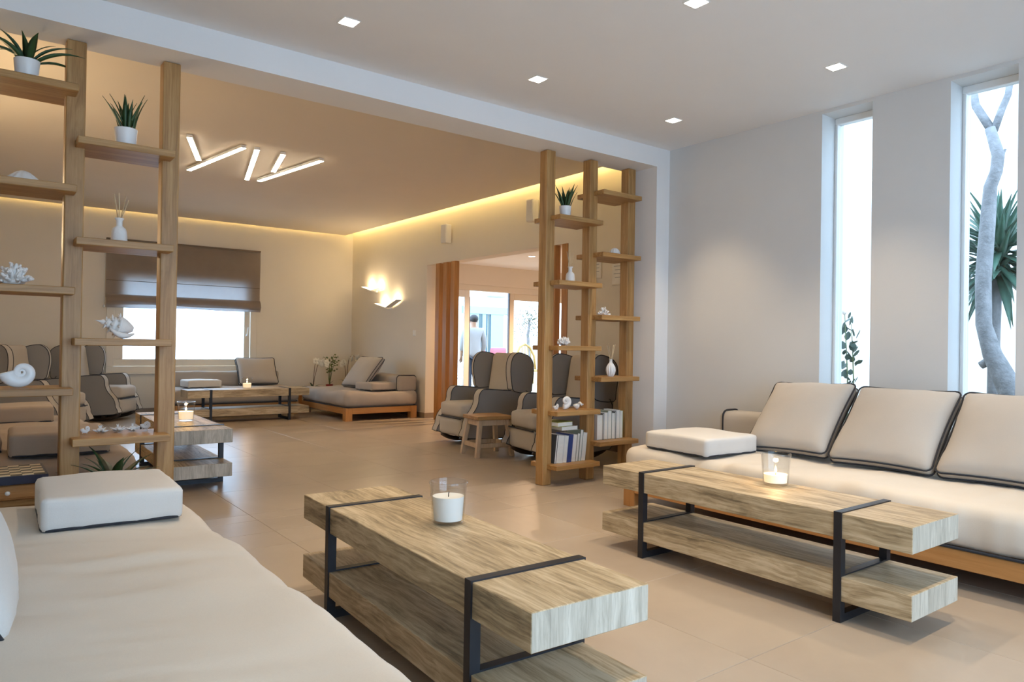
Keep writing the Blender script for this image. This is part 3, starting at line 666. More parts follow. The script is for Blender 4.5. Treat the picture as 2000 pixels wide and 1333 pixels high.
# ------------------------------------------------------------------ roman blind
bl = thing('roman_blind', 'brown roman blind half lowered over the far window', 'blind', (2.665, YB-.05, 1.54))
def wavy(x, k): return .008*math.sin(x*2.1+k)+.006*math.sin(x*5.3+2*k)
def blind_panel(name, z0, z1, yf, mat, nx=30, nz=14, th=.003, par=bl, k=0):
    vs = []; fs = []
    for j in range(nz+1):
        for i in range(nx+1):
            x = -1.085+2.17*i/nx; z = z0+(z1-z0)*j/nz
            vs.append((x, yf(x, j/nz), z+wavy(x, k)*(1-j/nz)))
    for j in range(nz):
        for i in range(nx):
            a = j*(nx+1)+i; fs.append((a, a+1, a+nx+2, a+nx+1))
    return MB().add(vs, fs).build(name, mat, par, smooth=0)
blind_panel('blind_panel', .14, .975, lambda x, t: .012*math.sin(t*7)*.4, 'blind_fabric')
blind_panel('blind_fold', .0, .15, lambda x, t: -.035-.015*math.sin(t*PI), 'blind_fabric', nz=6, k=1)
blind_panel('blind_fold', .04, .17, lambda x, t: -.055+.03*t-.012*math.sin(t*PI), 'blind_fabric', nz=6, k=2)
blind_panel('blind_fold', .075, .185, lambda x, t: -.075+.06*t-.012*math.sin(t*PI), 'blind_fabric', nz=6, k=3)
MB().tube([(-1.08+.09*i, -.004, .385) for i in range(25)], .004, 6).build('seam', 'blind_seam', bl)
MB().box(-1.085, -.015, .965, 1.085, .045, .985).build('head_rail', 'blind_seam', bl)
MB().tube([(-1.10, 0, .95), (-1.105, -.01, .02)], .002, 6).ball((-1.105, -.01, .01), .016, .016, .022).build('pull_cord', 'frame_white', bl, smooth=0)

# ------------------------------------------------------------------ plants
def blade(length, w_, t, bend, n=7, fold=.0, tip=.04):
    pts = []; rs = []; p = Vector((0, 0, 0)); a = 0
    for i in range(n+1):
        u = i/n; pts.append(tuple(p)); rs.append(max(tip, (.62+.9*u*(1-u)*1.5)*(1-u**2.2))*w_/2)
        a = bend*u; p = p+Vector((math.sin(a), 0, math.cos(a)))*(length/n)
    mb = MB(); vs = []; fs = []
    for i, (q, r_) in enumerate(zip(pts, rs)):
        a = bend*(i/n); nx = Vector((math.cos(a), 0, -math.sin(a))); q = Vector(q)
        vs += [tuple(q+Vector((0, r_, 0))-nx*fold*r_), tuple(q+nx*t*(1-i/n*.8)), tuple(q-Vector((0, r_, 0))-nx*fold*r_), tuple(q-nx*t*(1-i/n*.8))]
    for i in range(n):
        for j in range(4): fs.append((i*4+j, i*4+(j+1) % 4, i*4+4+(j+1) % 4, i*4+4+j))
    fs += [(3, 2, 1, 0), tuple(n*4+j for j in range(4))]
    return mb.add(vs, fs)
def leaf_obj(data, parent, loc, tilt, az, s=1, name='leaf'):
    o = bpy.data.objects.new(name, data); COL.objects.link(o); o.parent = parent; o.location = loc; o.rotation_euler = (0, tilt, az); o.scale = (s, s, s); return o
def pot_plant(label, loc, mb, mat, spec, pr=.055, ph=.10, name='potted_plant'):
    t = thing(name, label, 'plant', loc, 0, 'small plants in white pots')
    MB().lathe([(.001, 0), (pr*.82, 0), (pr*.86, .004), (pr, ph-.004), (pr*1.0, ph), (pr-.006, ph), (pr-.008, ph-.014), (.001, ph-.014)], 36).build('pot', 'ceramic', t, smooth=40)
    MB().lathe([(.001, ph-.013), (pr-.009, ph-.013), (pr-.012, ph-.009), (.001, ph-.006)], 20).build('soil', 'soil', t, smooth=40)
    first = mb.build('leaf', mat, t, smooth=0); d = first.data
    for k, (tilt, az, s) in enumerate(spec):
        r_ = .018*(k % 3); lo = (r_*math.cos(az), r_*math.sin(az), ph-.012)
        if k == 0: first.location = lo; first.rotation_euler = (0, tilt, az); first.scale = (s, s, s)
        else: leaf_obj(d, t, lo, tilt, az, s)
    return t
rnd = random.Random(3)
aloe = lambda n, tmax, smin=.7: [(R(rnd.uniform(2, tmax)), 2*PI*k*.382+rnd.uniform(-.3, .3), rnd.uniform(smin, 1.05)) for k in range(n)]
pot_plant('drooping dark-leaved plant in a white pot on the top left shelf', (.222, 4.27, 2.3455), blade(.21, .052, .003, R(55), fold=.25), 'leaf_dark', [(R(a), R(z), s) for a, z, s in ((8, 250, .75), (18, 200, .85), (25, 160, .95), (22, 20, .9), (35, 350, 1.0), (52, 340, 1.1), (55, 180, 1.05), (48, 215, 1.0), (62, 15, 1.0), (30, 90, .9), (40, 130, .9), (35, 280, .9), (15, 60, .7))])
pot_plant('upright aloe in a white pot on the upper left ladder shelf', (.661, 4.27, 2.0915), blade(.205, .040, .006, R(22)), 'leaf_dark', aloe(16, 26))
pot_plant('upright aloe in a white pot on the right book shelf ladder', (3.755, 4.27, 2.0915), blade(.19, .040, .006, R(18)), 'leaf_dark', aloe(14, 28), .047, .092)
pot_plant('green rosette plant peeking over the foreground box cushion', (.63, 4.29, .1625), blade(.24, .06, .003, R(45), fold=.25), 'leaf_dark', [(R(rnd.uniform(8, 62)), 2*PI*k*.382, rnd.uniform(.8, 1.1)) for k in range(20)], .06, .15)

def orchid(label, loc, potmat, stems, leaves, flowers=True, pr=.06, ph=.12):
    t = thing('potted_orchid', label, 'plant', loc, 0, 'orchids in the far corner')
    MB().lathe([(.001, 0), (pr*.8, 0), (pr, ph), (pr-.005, ph), (pr-.008, ph-.012), (.001, ph-.012)], 24).build('pot', potmat, t, smooth=40)
    lb = blade(.24, .055, .003, R(60), fold=.2)
    for k, (tilt, az, s) in enumerate(leaves):
        if k == 0: f = lb.build('leaf', 'leaf_dark', t, smooth=0); f.location = (0, 0, ph-.02); f.rotation_euler = (0, tilt, az); f.scale = (s, s, s)
        else: leaf_obj(f.data, t, (0, 0, ph-.02), tilt, az, s)
    fl_ = None
    for (dx, dy, h, droop) in stems:
        pts = [(0, 0, ph-.02), (dx*.3, dy*.3, ph+h*.45), (dx*.7, dy*.7, ph+h*.85), (dx, dy, ph+h), (dx+droop*.5, dy, ph+h+.015), (dx+droop, dy-.02, ph+h-.02)]
        st_ = MB().tube(pts, [.006, .005, .0045, .004, .003, .002], 6).build('stem', 'stem_brown' if flowers else 'stem_green', t, smooth=0)
        if flowers:
            for q in range(4):
                c = Vector(pts[3]).lerp(Vector(pts[5]), q/3)+Vector((rnd.uniform(-.02, .02), rnd.uniform(-.03, .01), rnd.uniform(-.03, .03)))
                mb = MB()
                for a in range(5): mb.ball((.034*math.cos(a*1.257), 0, .034*math.sin(a*1.257)), .031, .006, .025, 8)
                mb.ball((0, -.006, 0), .008, .008, .008, 6)
                if fl_ is None: o = mb.build('flower', 'petal', t, smooth=0); fl_ = o.data
                else: o = bpy.data.objects.new('flower', fl_); COL.objects.link(o); o.parent = t
                o.location = c; o.rotation_euler = (rnd.uniform(-.4, .4), 0, rnd.uniform(.1, 1.2))
        else:
            n = 14
            mb = MB()
            for q in range(n):
                u = .45+.55*q/n; c = Vector(pts[0]).lerp(Vector(pts[3]), u)+Vector((rnd.uniform(-.05, .05), rnd.uniform(-.04, .04), rnd.uniform(-.02, .04)))
                mb.ball(tuple(c), .018, .010, .012, 6)
            o = mb.build('buds', 'stem_green', st_, smooth=0); o['kind'] = 'stuff'
    return t
tb = thing('corner_table', 'low wooden table holding the orchids in the far corner', 'table', (4.78, 11.33, 0))
MB().box(-.42, -.19, .235, .42, .19, .265).build('table_top', 'amber_x', tb, bevel=.003)
for sx in (-1, 1):
    for sy in (-1, 1): MB().box(sx*.39-.025, sy*.16-.025, 0, sx*.39+.025, sy*.16+.025, .235).build('leg', 'amber_z', tb)
orchid('white orchid with two arching stems on the left of the corner group', (4.53, 11.30, .2655), 'grey_pot', [(.04, 0, .42, .12), (.10, .0, .40, .14)], [(R(60), R(185), 1.0), (R(70), R(200), .9), (R(50), R(0), .9), (R(60), R(20), .8), (R(35), R(90), .8)], ph=.08)
orchid('bushy green plant in a red pot among the orchids', (4.83, 11.34, .2655), 'red_pot', [(-.08, 0, .44, -.06), (.0, .02, .42, .06), (.06, -.02, .48, .03), (.13, .0, .46, .02)], [(R(20), R(0), .5)], False)
orchid('white orchid behind the large leaning cushion in the corner', (5.12, 11.32, .2655), 'grey_pot', [(.05, .0, .44, .14), (-.04, .02, .36, -.05)], [(R(40), R(200), .8), (R(30), R(20), .8)], ph=.14)

# ------------------------------------------------------------------ shells, corals and reed diffusers on the shelves
def bottle(label, loc, ribbed=False, sticks=5, s=1.0, seed=0):
    t = thing('reed_diffuser', label, 'diffuser', loc, seed); rn = random.Random(seed)
    if ribbed: pr = [(.001, 0), (.022, 0), (.034, .02), (.040, .05), (.036, .08), (.022, .105), (.012, .118), (.011, .14), (.016, .146), (.012, .147), (.008, .140), (.001, .12)]
    else: pr = [(.001, 0), (.037, 0), (.040, .006), (.036, .06), (.031, .075), (.020, .084), (.015, .09), (.015, .118), (.022, .126), (.022, .13), (.012, .129), (.010, .12), (.001, .10)]
    MB().lathe([(a*s, b_*s) for a, b_ in pr], 60 if ribbed else 36, rib=.07 if ribbed else 0, ribn=12).build('bottle', 'ceramic' if ribbed else 'bisque', t, smooth=45)
    for k in range(sticks):
        a = 2*PI*k/sticks+rn.uniform(-.3, .3); l = rn.uniform(.10, .13)*s; h = (.13 if not ribbed else .147)*s; sp = rn.uniform(.03, .055)*s
        MB().tube([(0.004*math.cos(a+3), .004*math.sin(a+3), h-.05*s), (sp*math.cos(a), sp*math.sin(a), h+l)], .0027*s, 6).build('reed', 'reed', t, smooth=0)
bottle('white embossed reed diffuser on the left ladder shelf', (.638, 4.27, 1.5875), s=1.0, seed=1)
bottle('white slim reed diffuser on the right ladder shelf', (3.818, 4.27, 1.5875), sticks=3, s=.95, seed=2)
bottle('white ribbed reed diffuser standing right of the book shelf post', (4.285, 4.27, .8345), True, 4, s=.98, seed=3)

def spiral(rend, turns, c=.5, b_=.175, flat=.7, start=-PI, rise=0, n=64, nn=16, spikes=0):
    mb = MB(); th = turns*2*PI; pts = []; rs = []
    for i in range(n+1):
        u = i/n*th; r_ = rend*math.exp(-b_*(th-u)); ph = start+(th-u)
        pts.append((r_*math.cos(ph), -rise*(1-r_/rend), r_*math.sin(ph))); rs.append(r_*c)
    mb.tube(pts, rs, nn, flat=1, upv=(0, 1, 0))
    if flat != 1: mb.v = [(x, y*flat, z) for x, y, z in mb.v]
    if spikes:
        for i in range(n-spikes*4, n, 4):
            p, r_ = Vector(pts[i]), rs[i]; d = Vector((p.x, -.5*r_, p.z)).normalized(); mb.tube([p+d*r_*.8, p+d*r_*1.8], [r_*.35, .0006], 6)
    return mb
def shell(name, label, loc, mb, mat='bisque', rz=0, zoff=0, cat='shell', smooth=0, tilt=(0, 0)):
    zs = [v_[2] for v_ in mb.v]
    if tilt != (0, 0):
        Q = Matrix.Rotation(tilt[0], 4, 'X') @ Matrix.Rotation(tilt[1], 4, 'Y'); mb.v = [tuple(Q @ Vector(v_)) for v_ in mb.v]; zs = [v_[2] for v_ in mb.v]
    zm = min(zs); mb.v = [(x, y, z-zm) for x, y, z in mb.v]
    o = mb.build(name, mat, smooth=smooth); o.location = loc; o.rotation_euler = (0, 0, rz); return tag(o, label, cat, 'white sea shells and corals on the shelves')
shell('nautilus_shell', 'smooth white nautilus shell on the lowest full left shelf', (.225, 4.28, .8345), spiral(.063, 2.2, c=.56), 'ceramic', smooth=0)
def coral(r_, seed, n=34, rad=.0075, h=.8):
    mb = MB(); rn = random.Random(seed); mb.ball((0, 0, r_*.12), r_*.5, r_*.35, r_*.18, 10)
    for k in range(n):
        az = rn.uniform(0, 2*PI); el = R(rn.uniform(5, 88)); l = r_*rn.uniform(.75, 1.05)
        d = Vector((math.cos(el)*math.cos(az), math.cos(el)*math.sin(az)*.8, math.sin(el)*h)); a = d*l*.25; e = d*l; m_ = d*l*.62+Vector((rn.uniform(-1, 1), rn.uniform(-1, 1), rn.uniform(-.5, 1)))*r_*.06
        mb.tube([a, m_, e, e+d*.004], [rad, rad*.95, rad*.85, rad*.3], 7)
        for q in range(3):
            f = rn.uniform(.5, .9); s_0 = d*l*f; dd = (d+Vector((rn.uniform(-1, 1), rn.uniform(-1, 1), rn.uniform(-.6, 1)))*.9).normalized()
            mb.tube([s_0, s_0+dd*r_*.17, s_0+dd*(r_*.17+.003)], [rad*.8, rad*.7, rad*.25], 6)
    return mb
shell('branch_coral', 'white branching coral at the left edge on the third shelf', (.185, 4.27, 1.3355), coral(.098, 4, 36, .0088, 1.0), cat='coral')
shell('branch_coral', 'small white branching coral on the right ladder, inner bay', (4.197, 4.27, 1.3355), coral(.066, 9, 26, .0068, 1.0), cat='coral')
shell('cluster_coral', 'round spiky white coral ball beside the wooden fins', (3.765, 4.27, 1.0835), coral(.062, 12, 60, .008, 1.0), cat='coral')
lim = MB(); pr = [(.085, 0), (.070, .014), (.05, .032), (.03, .048), (.012, .056), (.001, .058)]; lim.lathe(pr, 72, rib=.06, ribn=12)
shell('limpet_shell', 'wide ridged white shell on the second left shelf', (.215, 4.27, 1.8435), lim)
lim2 = MB(); lim2.lathe([(.044, 0), (.046, .02), (.036, .045), (.018, .06), (.001, .064)], 60, rib=.05, ribn=10)
shell('limpet_shell', 'rounded white shell on the right ladder, second shelf of the inner bay', (4.31, 4.27, 1.8435), lim2)
# conch: spired body with shoulder spikes and a flared lip
def conch():
    mb = MB(); prof = []
    for i in range(41):
        u = i/40; base = .052*(u/.62)**1.25 if u < .62 else .052*(1-((u-.62)/.38)**1.5*.72)
        if u < .62: base *= 1+.16*math.sin(u*44)
        prof.append((max(.001, base), u*.185))
    mb.lathe(prof, 30)
    Q = Matrix.Rotation(R(90), 4, 'Y'); mb.v = [tuple(Q @ Vector(v_)) for v_ in mb.v]
    for ring, rr, k in ((.108, .050, 9), (.075, .035, 8), (.05, .022, 7)):
        for a in range(k):
            t = 2*PI*a/k+ring*9; d = Vector((-.25, math.cos(t), math.sin(t))).normalized(); p = Vector((ring, rr*math.cos(t), rr*math.sin(t)))
            mb.tube([p-d*.006, p+d*.020*(rr/.05)**.5], [.010*(rr/.05)**.5, .0008], 7)
    lip = [(.07+.12*i/10, -.035-.03*math.sin(PI*i/10), -.018-.02*math.sin(PI*i/10)) for i in range(11)]
    mb.tube(lip, [.004+.012*math.sin(PI*i/10) for i in range(11)], 8)
    return mb
shell('conch_shell', 'large spiky white conch shell in front of the far window', (.535, 4.28, 1.0835), conch(), tilt=(R(10), R(14)))
def star(r_, n=9, seed=0):
    mb = MB(); rn = random.Random(seed); mb.ball((0, 0, r_*.28), r_*.5, r_*.5, r_*.28, 10)
    for k in range(n):
        a = 2*PI*k/n; d = Vector((math.cos(a), math.sin(a), rn.uniform(.1, .6))); mb.tube([d*r_*.3, d*r_*.7, d*r_], [r_*.18, r_*.11, .0008], 6)
    for k in range(3): mb.tube([(0, 0, r_*.4), (rn.uniform(-.3, .3)*r_, 0, r_*.95)], [r_*.14, .001], 6)
    return mb
shell('spiral_shell', 'small white round shell at the left end of the shell row', (.512, 4.37, .5785), spiral(.020, 2.2, .55, flat=1.1, rise=.02, spikes=3), rz=.5)
shell('star_shell', 'first of three flat spiky shells, left one in the row', (.583, 4.38, .5785), star(.040, seed=1))
shell('star_shell', 'middle one of three flat spiky shells in the row', (.668, 4.39, .5785), star(.040, seed=2), rz=.4)
shell('star_shell', 'third flat spiky shell, right one in the row', (.738, 4.39, .5785), star(.040, seed=3), rz=.9)
shell('spiral_shell', 'small spiked round shell at the right end of the shell row', (.812, 4.41, .5785), spiral(.023, 2.2, .55, flat=1.1, rise=.02, spikes=5), rz=-.3)
shell('spiral_shell', 'small white shell next to the outer book shelf post', (3.672, 4.25, .5785), spiral(.024, 2.2, .55, flat=1.0, rise=.02, spikes=2), rz=.3)
shell('spiral_shell', 'large white coiled shell on the shelf above the leaning books', (3.785, 4.27, .5785), spiral(.046, 2.2, .52, flat=.8, rise=.03, start=-PI*.6), rz=-.2)
shell('cone_shell', 'pointed white shell leaning beside the large coiled shell', (3.872, 4.25, .5785), spiral(.030, 2.4, .55, flat=1.2, rise=.06, spikes=2), rz=.9)

# ------------------------------------------------------------------ books
def book(label, x, z, th, h, d, cov, lean=0, y=4.25, flat=False, rz=0, group='books on the lowest shelves'):
    t = thing('book', label, 'book', (x, y, z), rz, group)
    if flat:
        MB().box(-h/2, 0, 0, h/2, d, .003).build('cover', cov, t); MB().box(-h/2, 0, th-.003, h/2, d, th).build('cover', cov, t)
        MB().box(-h/2+.003, .003, .003, h/2-.003, d-.004, th-.003).build('pages', 'page', t); MB().box(-h/2, d-.003, .003, h/2, d, th-.003).build('spine', cov, t)
    else:
        t.rotation_euler = (0, lean, rz)
        MB().box(0, 0, 0, .0025, d, h).build('cover', cov, t); MB().box(th-.0025, 0, 0, th, d, h).build('cover', cov, t)
        MB().box(.0025, .003, .003, th-.0025, d-.003, h-.003).build('pages', 'page', t); MB().box(.0025, d-.003, 0, th-.0025, d, h).build('spine', cov, t)
    return t
x = 3.662; L = R(6)
for th, h, cov, lab in ((.018, .225, 'cover_1', 'thin dark book against the outer post on the bottom shelf'), (.066, .222, 'cover_0', 'thick white book with broad page block, first of the leaning row'), (.040, .215, 'cover_6', 'pale book standing between the thick white book and the blue one'),
                        (.046, .222, 'cover_3', 'dark blue book in the leaning row'), (.044, .220, 'cover_4', 'cream book directly right of the dark blue book'), (.028, .224, 'cover_5', 'slim greenish book in the right half of the leaning row'), (.030, .252, 'cover_5', 'tallest leaning book, rising above its neighbours'), (.042, .228, 'cover_0', 'last leaning book at the right end of the bottom shelf')):
    b_ = book(lab, x, .1625, th, h, .16, cov, L)
    if cov == 'cover_3': MB().box(0, -.0015, .0, th, .003, h).build('jacket', 'cover_3', b_)
    x += th/math.cos(L)+.0015
book('cream book lying flat on top of the leaning row', 3.79, .4205, .032, .16, .20, 'cover_4', flat=True, y=4.215, rz=R(-4))
book('olive-green covered book lying topmost on the leaning row', 3.735, .4535, .036, .165, .21, 'cover_7', flat=True, y=4.205, rz=R(5))
x = 4.118
for th, h, cov, lab in ((.062, .205, 'cover_4', 'thick cream book first in the upright row by the middle post'), (.016, .215, 'cover_1', 'thin dark book in the upright row'), (.040, .222, 'cover_6', 'white book after the thin dark one in the upright row'), (.046, .236, 'cover_5', 'tall greyish book in the middle of the upright row'),
                        (.034, .215, 'cover_0', 'shorter pale book in the upright row'), (.014, .225, 'cover_1', 'narrow black book in the upright row'), (.042, .238, 'cover_6', 'second tall white book in the upright row, near its right end'), (.034, .230, 'cover_2', 'yellowish book closing the upright row at the inner post')):
    book(lab, x, .3145, th, h, .15, cov, 0, 4.25); x += th+.0015

# ------------------------------------------------------------------ chess box on its drawer
gb = thing('game_drawer', 'small wooden drawer box with a pale knob under the chess board', 'drawer box', (.135, 4.27, .3145))
MB().box(-.19, -.15, 0, .19, .15, .075).build('body', 'amber_x', gb, bevel=.002); dv = MB().box(-.17, -.156, .008, .17, -.15, .067).build('drawer_front', 'amber_x', gb, bevel=.002)
MB().lathe([(.001, 0), (.006, 0), (.005, .010), (.011, .016), (.009, .022), (.001, .024)], 16, T=TR((.035, -.156, .036), rx=R(90))).build('knob', 'ceramic', dv, smooth=0)
cb = thing('chess_board', 'navy chess board box with cream and dark squares', 'chess board', (.135, 4.26, .3905))
MB().box(-.195, -.175, 0, .195, .175, .040).build('box', 'navy_lacquer', cb, bevel=.002)
for i in range(8):
    for j in range(8):
        if i == j == 0: sq = {}
        k = (i+j) % 2; x0, y0 = -.184+.046*i, -.164+.041*j
        if k not in sq: o = MB().box(.0005, .0005, 0, .0455, .0405, .0015).build('square', ('chess_light', 'chess_dark')[k], cb); sq[k] = o.data
        else: o = bpy.data.objects.new('square', sq[k]); COL.objects.link(o); o.parent = cb
        o.location = (x0, y0, .040)

# ------------------------------------------------------------------ outside
struct(MB().box(-8, -10, -.3, 45, 45, -.125).build('ground', 'bounce_ground'))
struct(MB().box(XR+.6, YD+.161, -.124, 40, 40, -.02).build('ground', 'paving'))
struct(MB().box(8.4, -8, -.124, 8.6, 4.9, 4.6).build('wall_garden', 'paint_outside'))
hs_ = thing('building', 'white building with pale blue shutters beyond the glass doors', 'building', (15, 22, -.02))
MB().box(-6, 0, 0, 12, 3, 6.5).build('wall', 'paint_outside', hs_)
MB().box(-.6, -.08, 2.25, 1.55, 0, 2.52).build('lintel', 'pale_blue', hs_)
for (a, b_, z0, z1, mt) in ((.14, .30, 0, 2.25, 'dark_glass'), (.46, .56, 0, 2.25, 'dark_glass'), (.60, .69, 0, 2.25, 'dark_glass')): MB().box(a, -.03, z0, b_, 0, z1).build('window_glass', mt, hs_)
MB().box(.30, -.05, 0, .46, 0, 2.25).build('door_frame', 'pale_blue', hs_); MB().box(.69, -.06, 0, 1.27, 0, 2.25).build('shutter', 'pale_blue', hs_); MB().box(-.45, -.05, 0, .14, 0, 2.25).build('shutter', 'pale_blue', hs_)
MB().box(.54, -.25, 2.89, 1.19, 0, 2.94).build('ledge', 'grey_pot', hs_)
def out_sofa(label, loc, w_, mat, rz=0):
    t = thing('outdoor_sofa', label, 'outdoor sofa', loc, rz, 'pink outdoor sofas')
    MB().box(-w_/2, -.35, .1, w_/2, .35, .40).build('seat', 'outdoor_white', t, bevel=.02); MB().soft(w_-.1, .6, .16, .05, (8, 6, 4), T=TR((0, -.03, .48))).build('seat_cushion', mat, t, smooth=0)
    MB().soft(w_-.1, .16, .50, .06, (8, 4, 6), T=TR((0, .28, .78))).build('back_cushion', mat, t, smooth=0)
    for sx in (-1, 1): MB().box(sx*(w_/2-.05)-.05, -.35, .40, sx*(w_/2-.05)+.05, .35, .62).build('arm', 'outdoor_white', t, bevel=.02)
    for sx in (-1, 1):
        for sy in (-1, 1): MB().box(sx*(w_/2-.06)-.03, sy*.3-.03, 0, sx*(w_/2-.06)+.03, sy*.3+.03, .1).build('leg', 'outdoor_white', t)
out_sofa('pink cushioned outdoor sofa seen left through the open door', (11.25, 16.2, -.02), .75, 'pink_cloth'); out_sofa('pink cushioned outdoor sofa seen right through the open door', (12.05, 16.2, -.02), .62, 'pink_cloth')
yc = thing('cane_chair', 'yellow cane chair outside, below the olive tree', 'chair', (12.85, 16.0, -.02))
MB().box(-.32, -.28, .36, .32, .28, .42).build('seat', 'yellow_cane', yc, bevel=.02)
MB().tube([(-.34, .2, .40), (-.33, .26, .8), (-.18, .28, 1.05), (0, .28, 1.14), (.18, .28, 1.05), (.33, .26, .8), (.34, .2, .40)], .035, 8).build('back_hoop', 'yellow_cane', yc, smooth=0)
for k in range(5): MB().tube([((k-2)*.11, .25, .42), ((k-2)*.11, .28, 1.1-.05*abs(k-2))], .016, 6).build('back_cane', 'yellow_cane', yc, smooth=0)
for sx in (-1, 1):
    for sy in (-1, 1): MB().tube([(sx*.28, sy*.24, .37), (sx*.30, sy*.26, 0)], .022, 6).build('leg', 'yellow_cane', yc, smooth=0)
ot = thing('olive_tree', 'small olive tree outside, seen through the right glass door', 'tree', (13.72, 17.2, -.02))
MB().tube([(0, 0, 0), (.03, 0, .8), (-.02, .02, 1.4), (.04, 0, 1.9)], [.06, .05, .045, .025], 8).build('trunk', 'bark', ot, smooth=0)
mb = MB(); rn = random.Random(5)
for k in range(620):
    d = Vector((rn.gauss(0, .26), rn.gauss(0, .26), rn.gauss(1.85, .26))); a, b_ = rn.uniform(0, 6.28), rn.uniform(-.8, .8)
    Q = TR(d, ry=b_, rz=a); mb.add([(-.055, 0, 0), (0, .014, .003), (.055, 0, 0), (0, -.014, .003)], [(0, 3, 2, 1)], 0, Q)
    mb.add([(-.055, 0, 0), (0, .014, .003), (.055, 0, 0), (0, -.014, .003), (0, 0, -.006)], [(0, 1, 4), (1, 2, 4), (2, 3, 4), (3, 0, 4)], 0, Q)
o = mb.build('foliage', 'leaf_olive', ot, smooth=0); o['kind'] = 'stuff'
wt = thing('outdoor_table', 'low white table outside behind the glass door leaf', 'table', (8.42, 12.95, -.02))
MB().box(-.28, -.28, .37, .28, .28, .41).build('table_top', 'outdoor_white', wt, bevel=.006)
for sx in (-1, 1):
    for sy in (-1, 1): MB().box(sx*.24-.025, sy*.24-.025, 0, sx*.24+.025, sy*.24+.025, .37).build('leg', 'outdoor_white', wt)

# trees and climbers behind the slim windows
tr = thing('bare_tree', 'bare forked grey tree trunk behind the right slim window', 'tree', (6.2, 1.75, -.125))
tp = [(1.93, .0, .10), (1.95, .45, .10), (1.93, .665, .095), (1.99, .75, .09), (2.126, 1.066, .066), (2.187, 1.296, .055), (2.206, 1.641, .055), (2.20, 1.868, .055), (2.182, 2.137, .052), (2.163, 2.345, .046), (2.12, 2.451, .043), (2.104, 2.572, .044), (2.159, 2.786, .036)]
MB().tube([(.03*math.sin(z*4), y-1.75, z+.125) for y, z, r_ in tp], [r_ for y, z, r_ in tp], 12).build('trunk', 'bark', tr, smooth=0)
for pts in ([(2.159, 2.77, .032), (2.275, 2.995, .030), (2.292, 3.131, .026), (2.25, 3.6, .02)], [(2.15, 2.77, .028), (2.10, 2.92, .026), (2.058, 3.025, .024), (2.046, 3.129, .024), (2.02, 3.6, .018)], [(2.12, 1.06, .035), (2.19, 1.00, .032), (2.22, .98, .030)], [(2.10, 2.55, .014), (2.07, 2.62, .008)]):
    MB().tube([(.02, y-1.75, z+.125) for y, z, r_ in pts], [r_ for y, z, r_ in pts], 9).build('branch', 'bark', tr, smooth=0)
yu = thing('yucca_plant', 'spiky green yucca behind the forked tree', 'plant', (6.95, 2.36, -.125))
MB().tube([(0, .02, 0), (.02, .03, 1.3), (0, 0, 2.1)], [.055, .045, .04], 10).build('trunk', 'bark', yu, smooth=0)
yb = None; rn = random.Random(8)
for k in range(150):
    tl_ = R(rn.uniform(4, 150)) if k % 3 else R(rn.uniform(40, 115)); s_k = rn.uniform(.8, 1.1)
    loc = (0, 0, 2.12-.25*(k/150))
    if yb is None: o = blade(.60, .08, .003, R(16), 6, .35, .02).build('leaf', 'leaf_yucca', yu, smooth=0); yb = o.data; o.location = loc; o.rotation_euler = (0, tl_, 0)
    else: leaf_obj(yb, yu, loc, tl_, k*2.399, s_k)
vi = thing('climbing_rose', 'slim leafy climber behind the left slim window', 'plant', (5.7, 2.99, -.125))
st1 = MB().tube([(0, .03, 0), (0, .0, .5), (.01, .01, 1.0), (0, .035, 1.5)], [.006, .006, .005, .003], 6).build('stem', 'stem_green', vi, smooth=0)
MB().tube([(0, -.08, 0), (.02, -.05, .6), (.01, -.03, 1.2), (0, -.02, 1.42)], [.005, .005, .004, .002], 6).build('stem', 'stem_green', vi, smooth=0)
MB().ball((0, .038, 1.52), .018, .018, .026, 10).build('flower', 'shell_pink', vi, smooth=0)
lv = MB(); pts = [(0, 0), (.018, .012), (.03, .035), (.024, .058), (0, .078), (-.024, .058), (-.03, .035), (-.018, .012)]
lv.prism(pts, -.001, .001, 'xy'); ld = None
for k in range(70):
    u = .3+.7*k/70; z = 1.48*u; sp = .085*(1.35-u)+.015; lo = (rn.uniform(-.03, .03), .01+rn.uniform(-sp*1.3, sp), z); ro = (rn.uniform(.4, 1.6), rn.uniform(-.6, .6), rn.uniform(0, 6.28)); s_k = rn.uniform(.7, 1.2)*(1.3-.5*u)
    if ld is None: o = lv.build('leaf', 'leaf_vine', vi); ld = o.data
    else: o = bpy.data.objects.new('leaf', ld); COL.objects.link(o); o.parent = vi
    o.location = lo; o.rotation_euler = ro; o.scale = (s_k,)*3

# ------------------------------------------------------------------ person outside the door, seen from behind
def skin_obj(name, verts, edges, radii, mat, parent=None, sub=2, root=0):
    me = bpy.data.meshes.new(name); me.from_pydata(verts, edges, []); me.materials.append(MATS[mat])
    o = bpy.data.objects.new(name, me); COL.objects.link(o)
    md = o.modifiers.new('skin', 'SKIN'); md.use_smooth_shade = True
    sv = me.skin_vertices[0].data if len(me.skin_vertices) else None
    if sv is None:
        bpy.context.view_layer.objects.active = o; bpy.ops.mesh.customdata_skin_add() if hasattr(bpy.ops.mesh, 'customdata_skin_add') else None
        sv = me.skin_vertices[0].data
    for i, r_ in enumerate(radii): sv[i].radius = r_ if isinstance(r_, tuple) else (r_, r_); sv[i].use_root = (i == root)
    sb = o.modifiers.new('sub', 'SUBSURF'); sb.levels = sub; sb.render_levels = sub
    if parent is not None: o.parent = parent
    return o
pe = thing('person', 'person in a pale shirt and dark jeans standing outside with back turned', 'person', (8.285, 12.2, -.02), R(-8))
V = [(0, 0, .92), (0, .0, 1.08), (0, .01, 1.25), (0, .0, 1.38), (0, .005, 1.46), (0, .012, 1.53), (0, .02, 1.60), (0, .012, 1.67)]
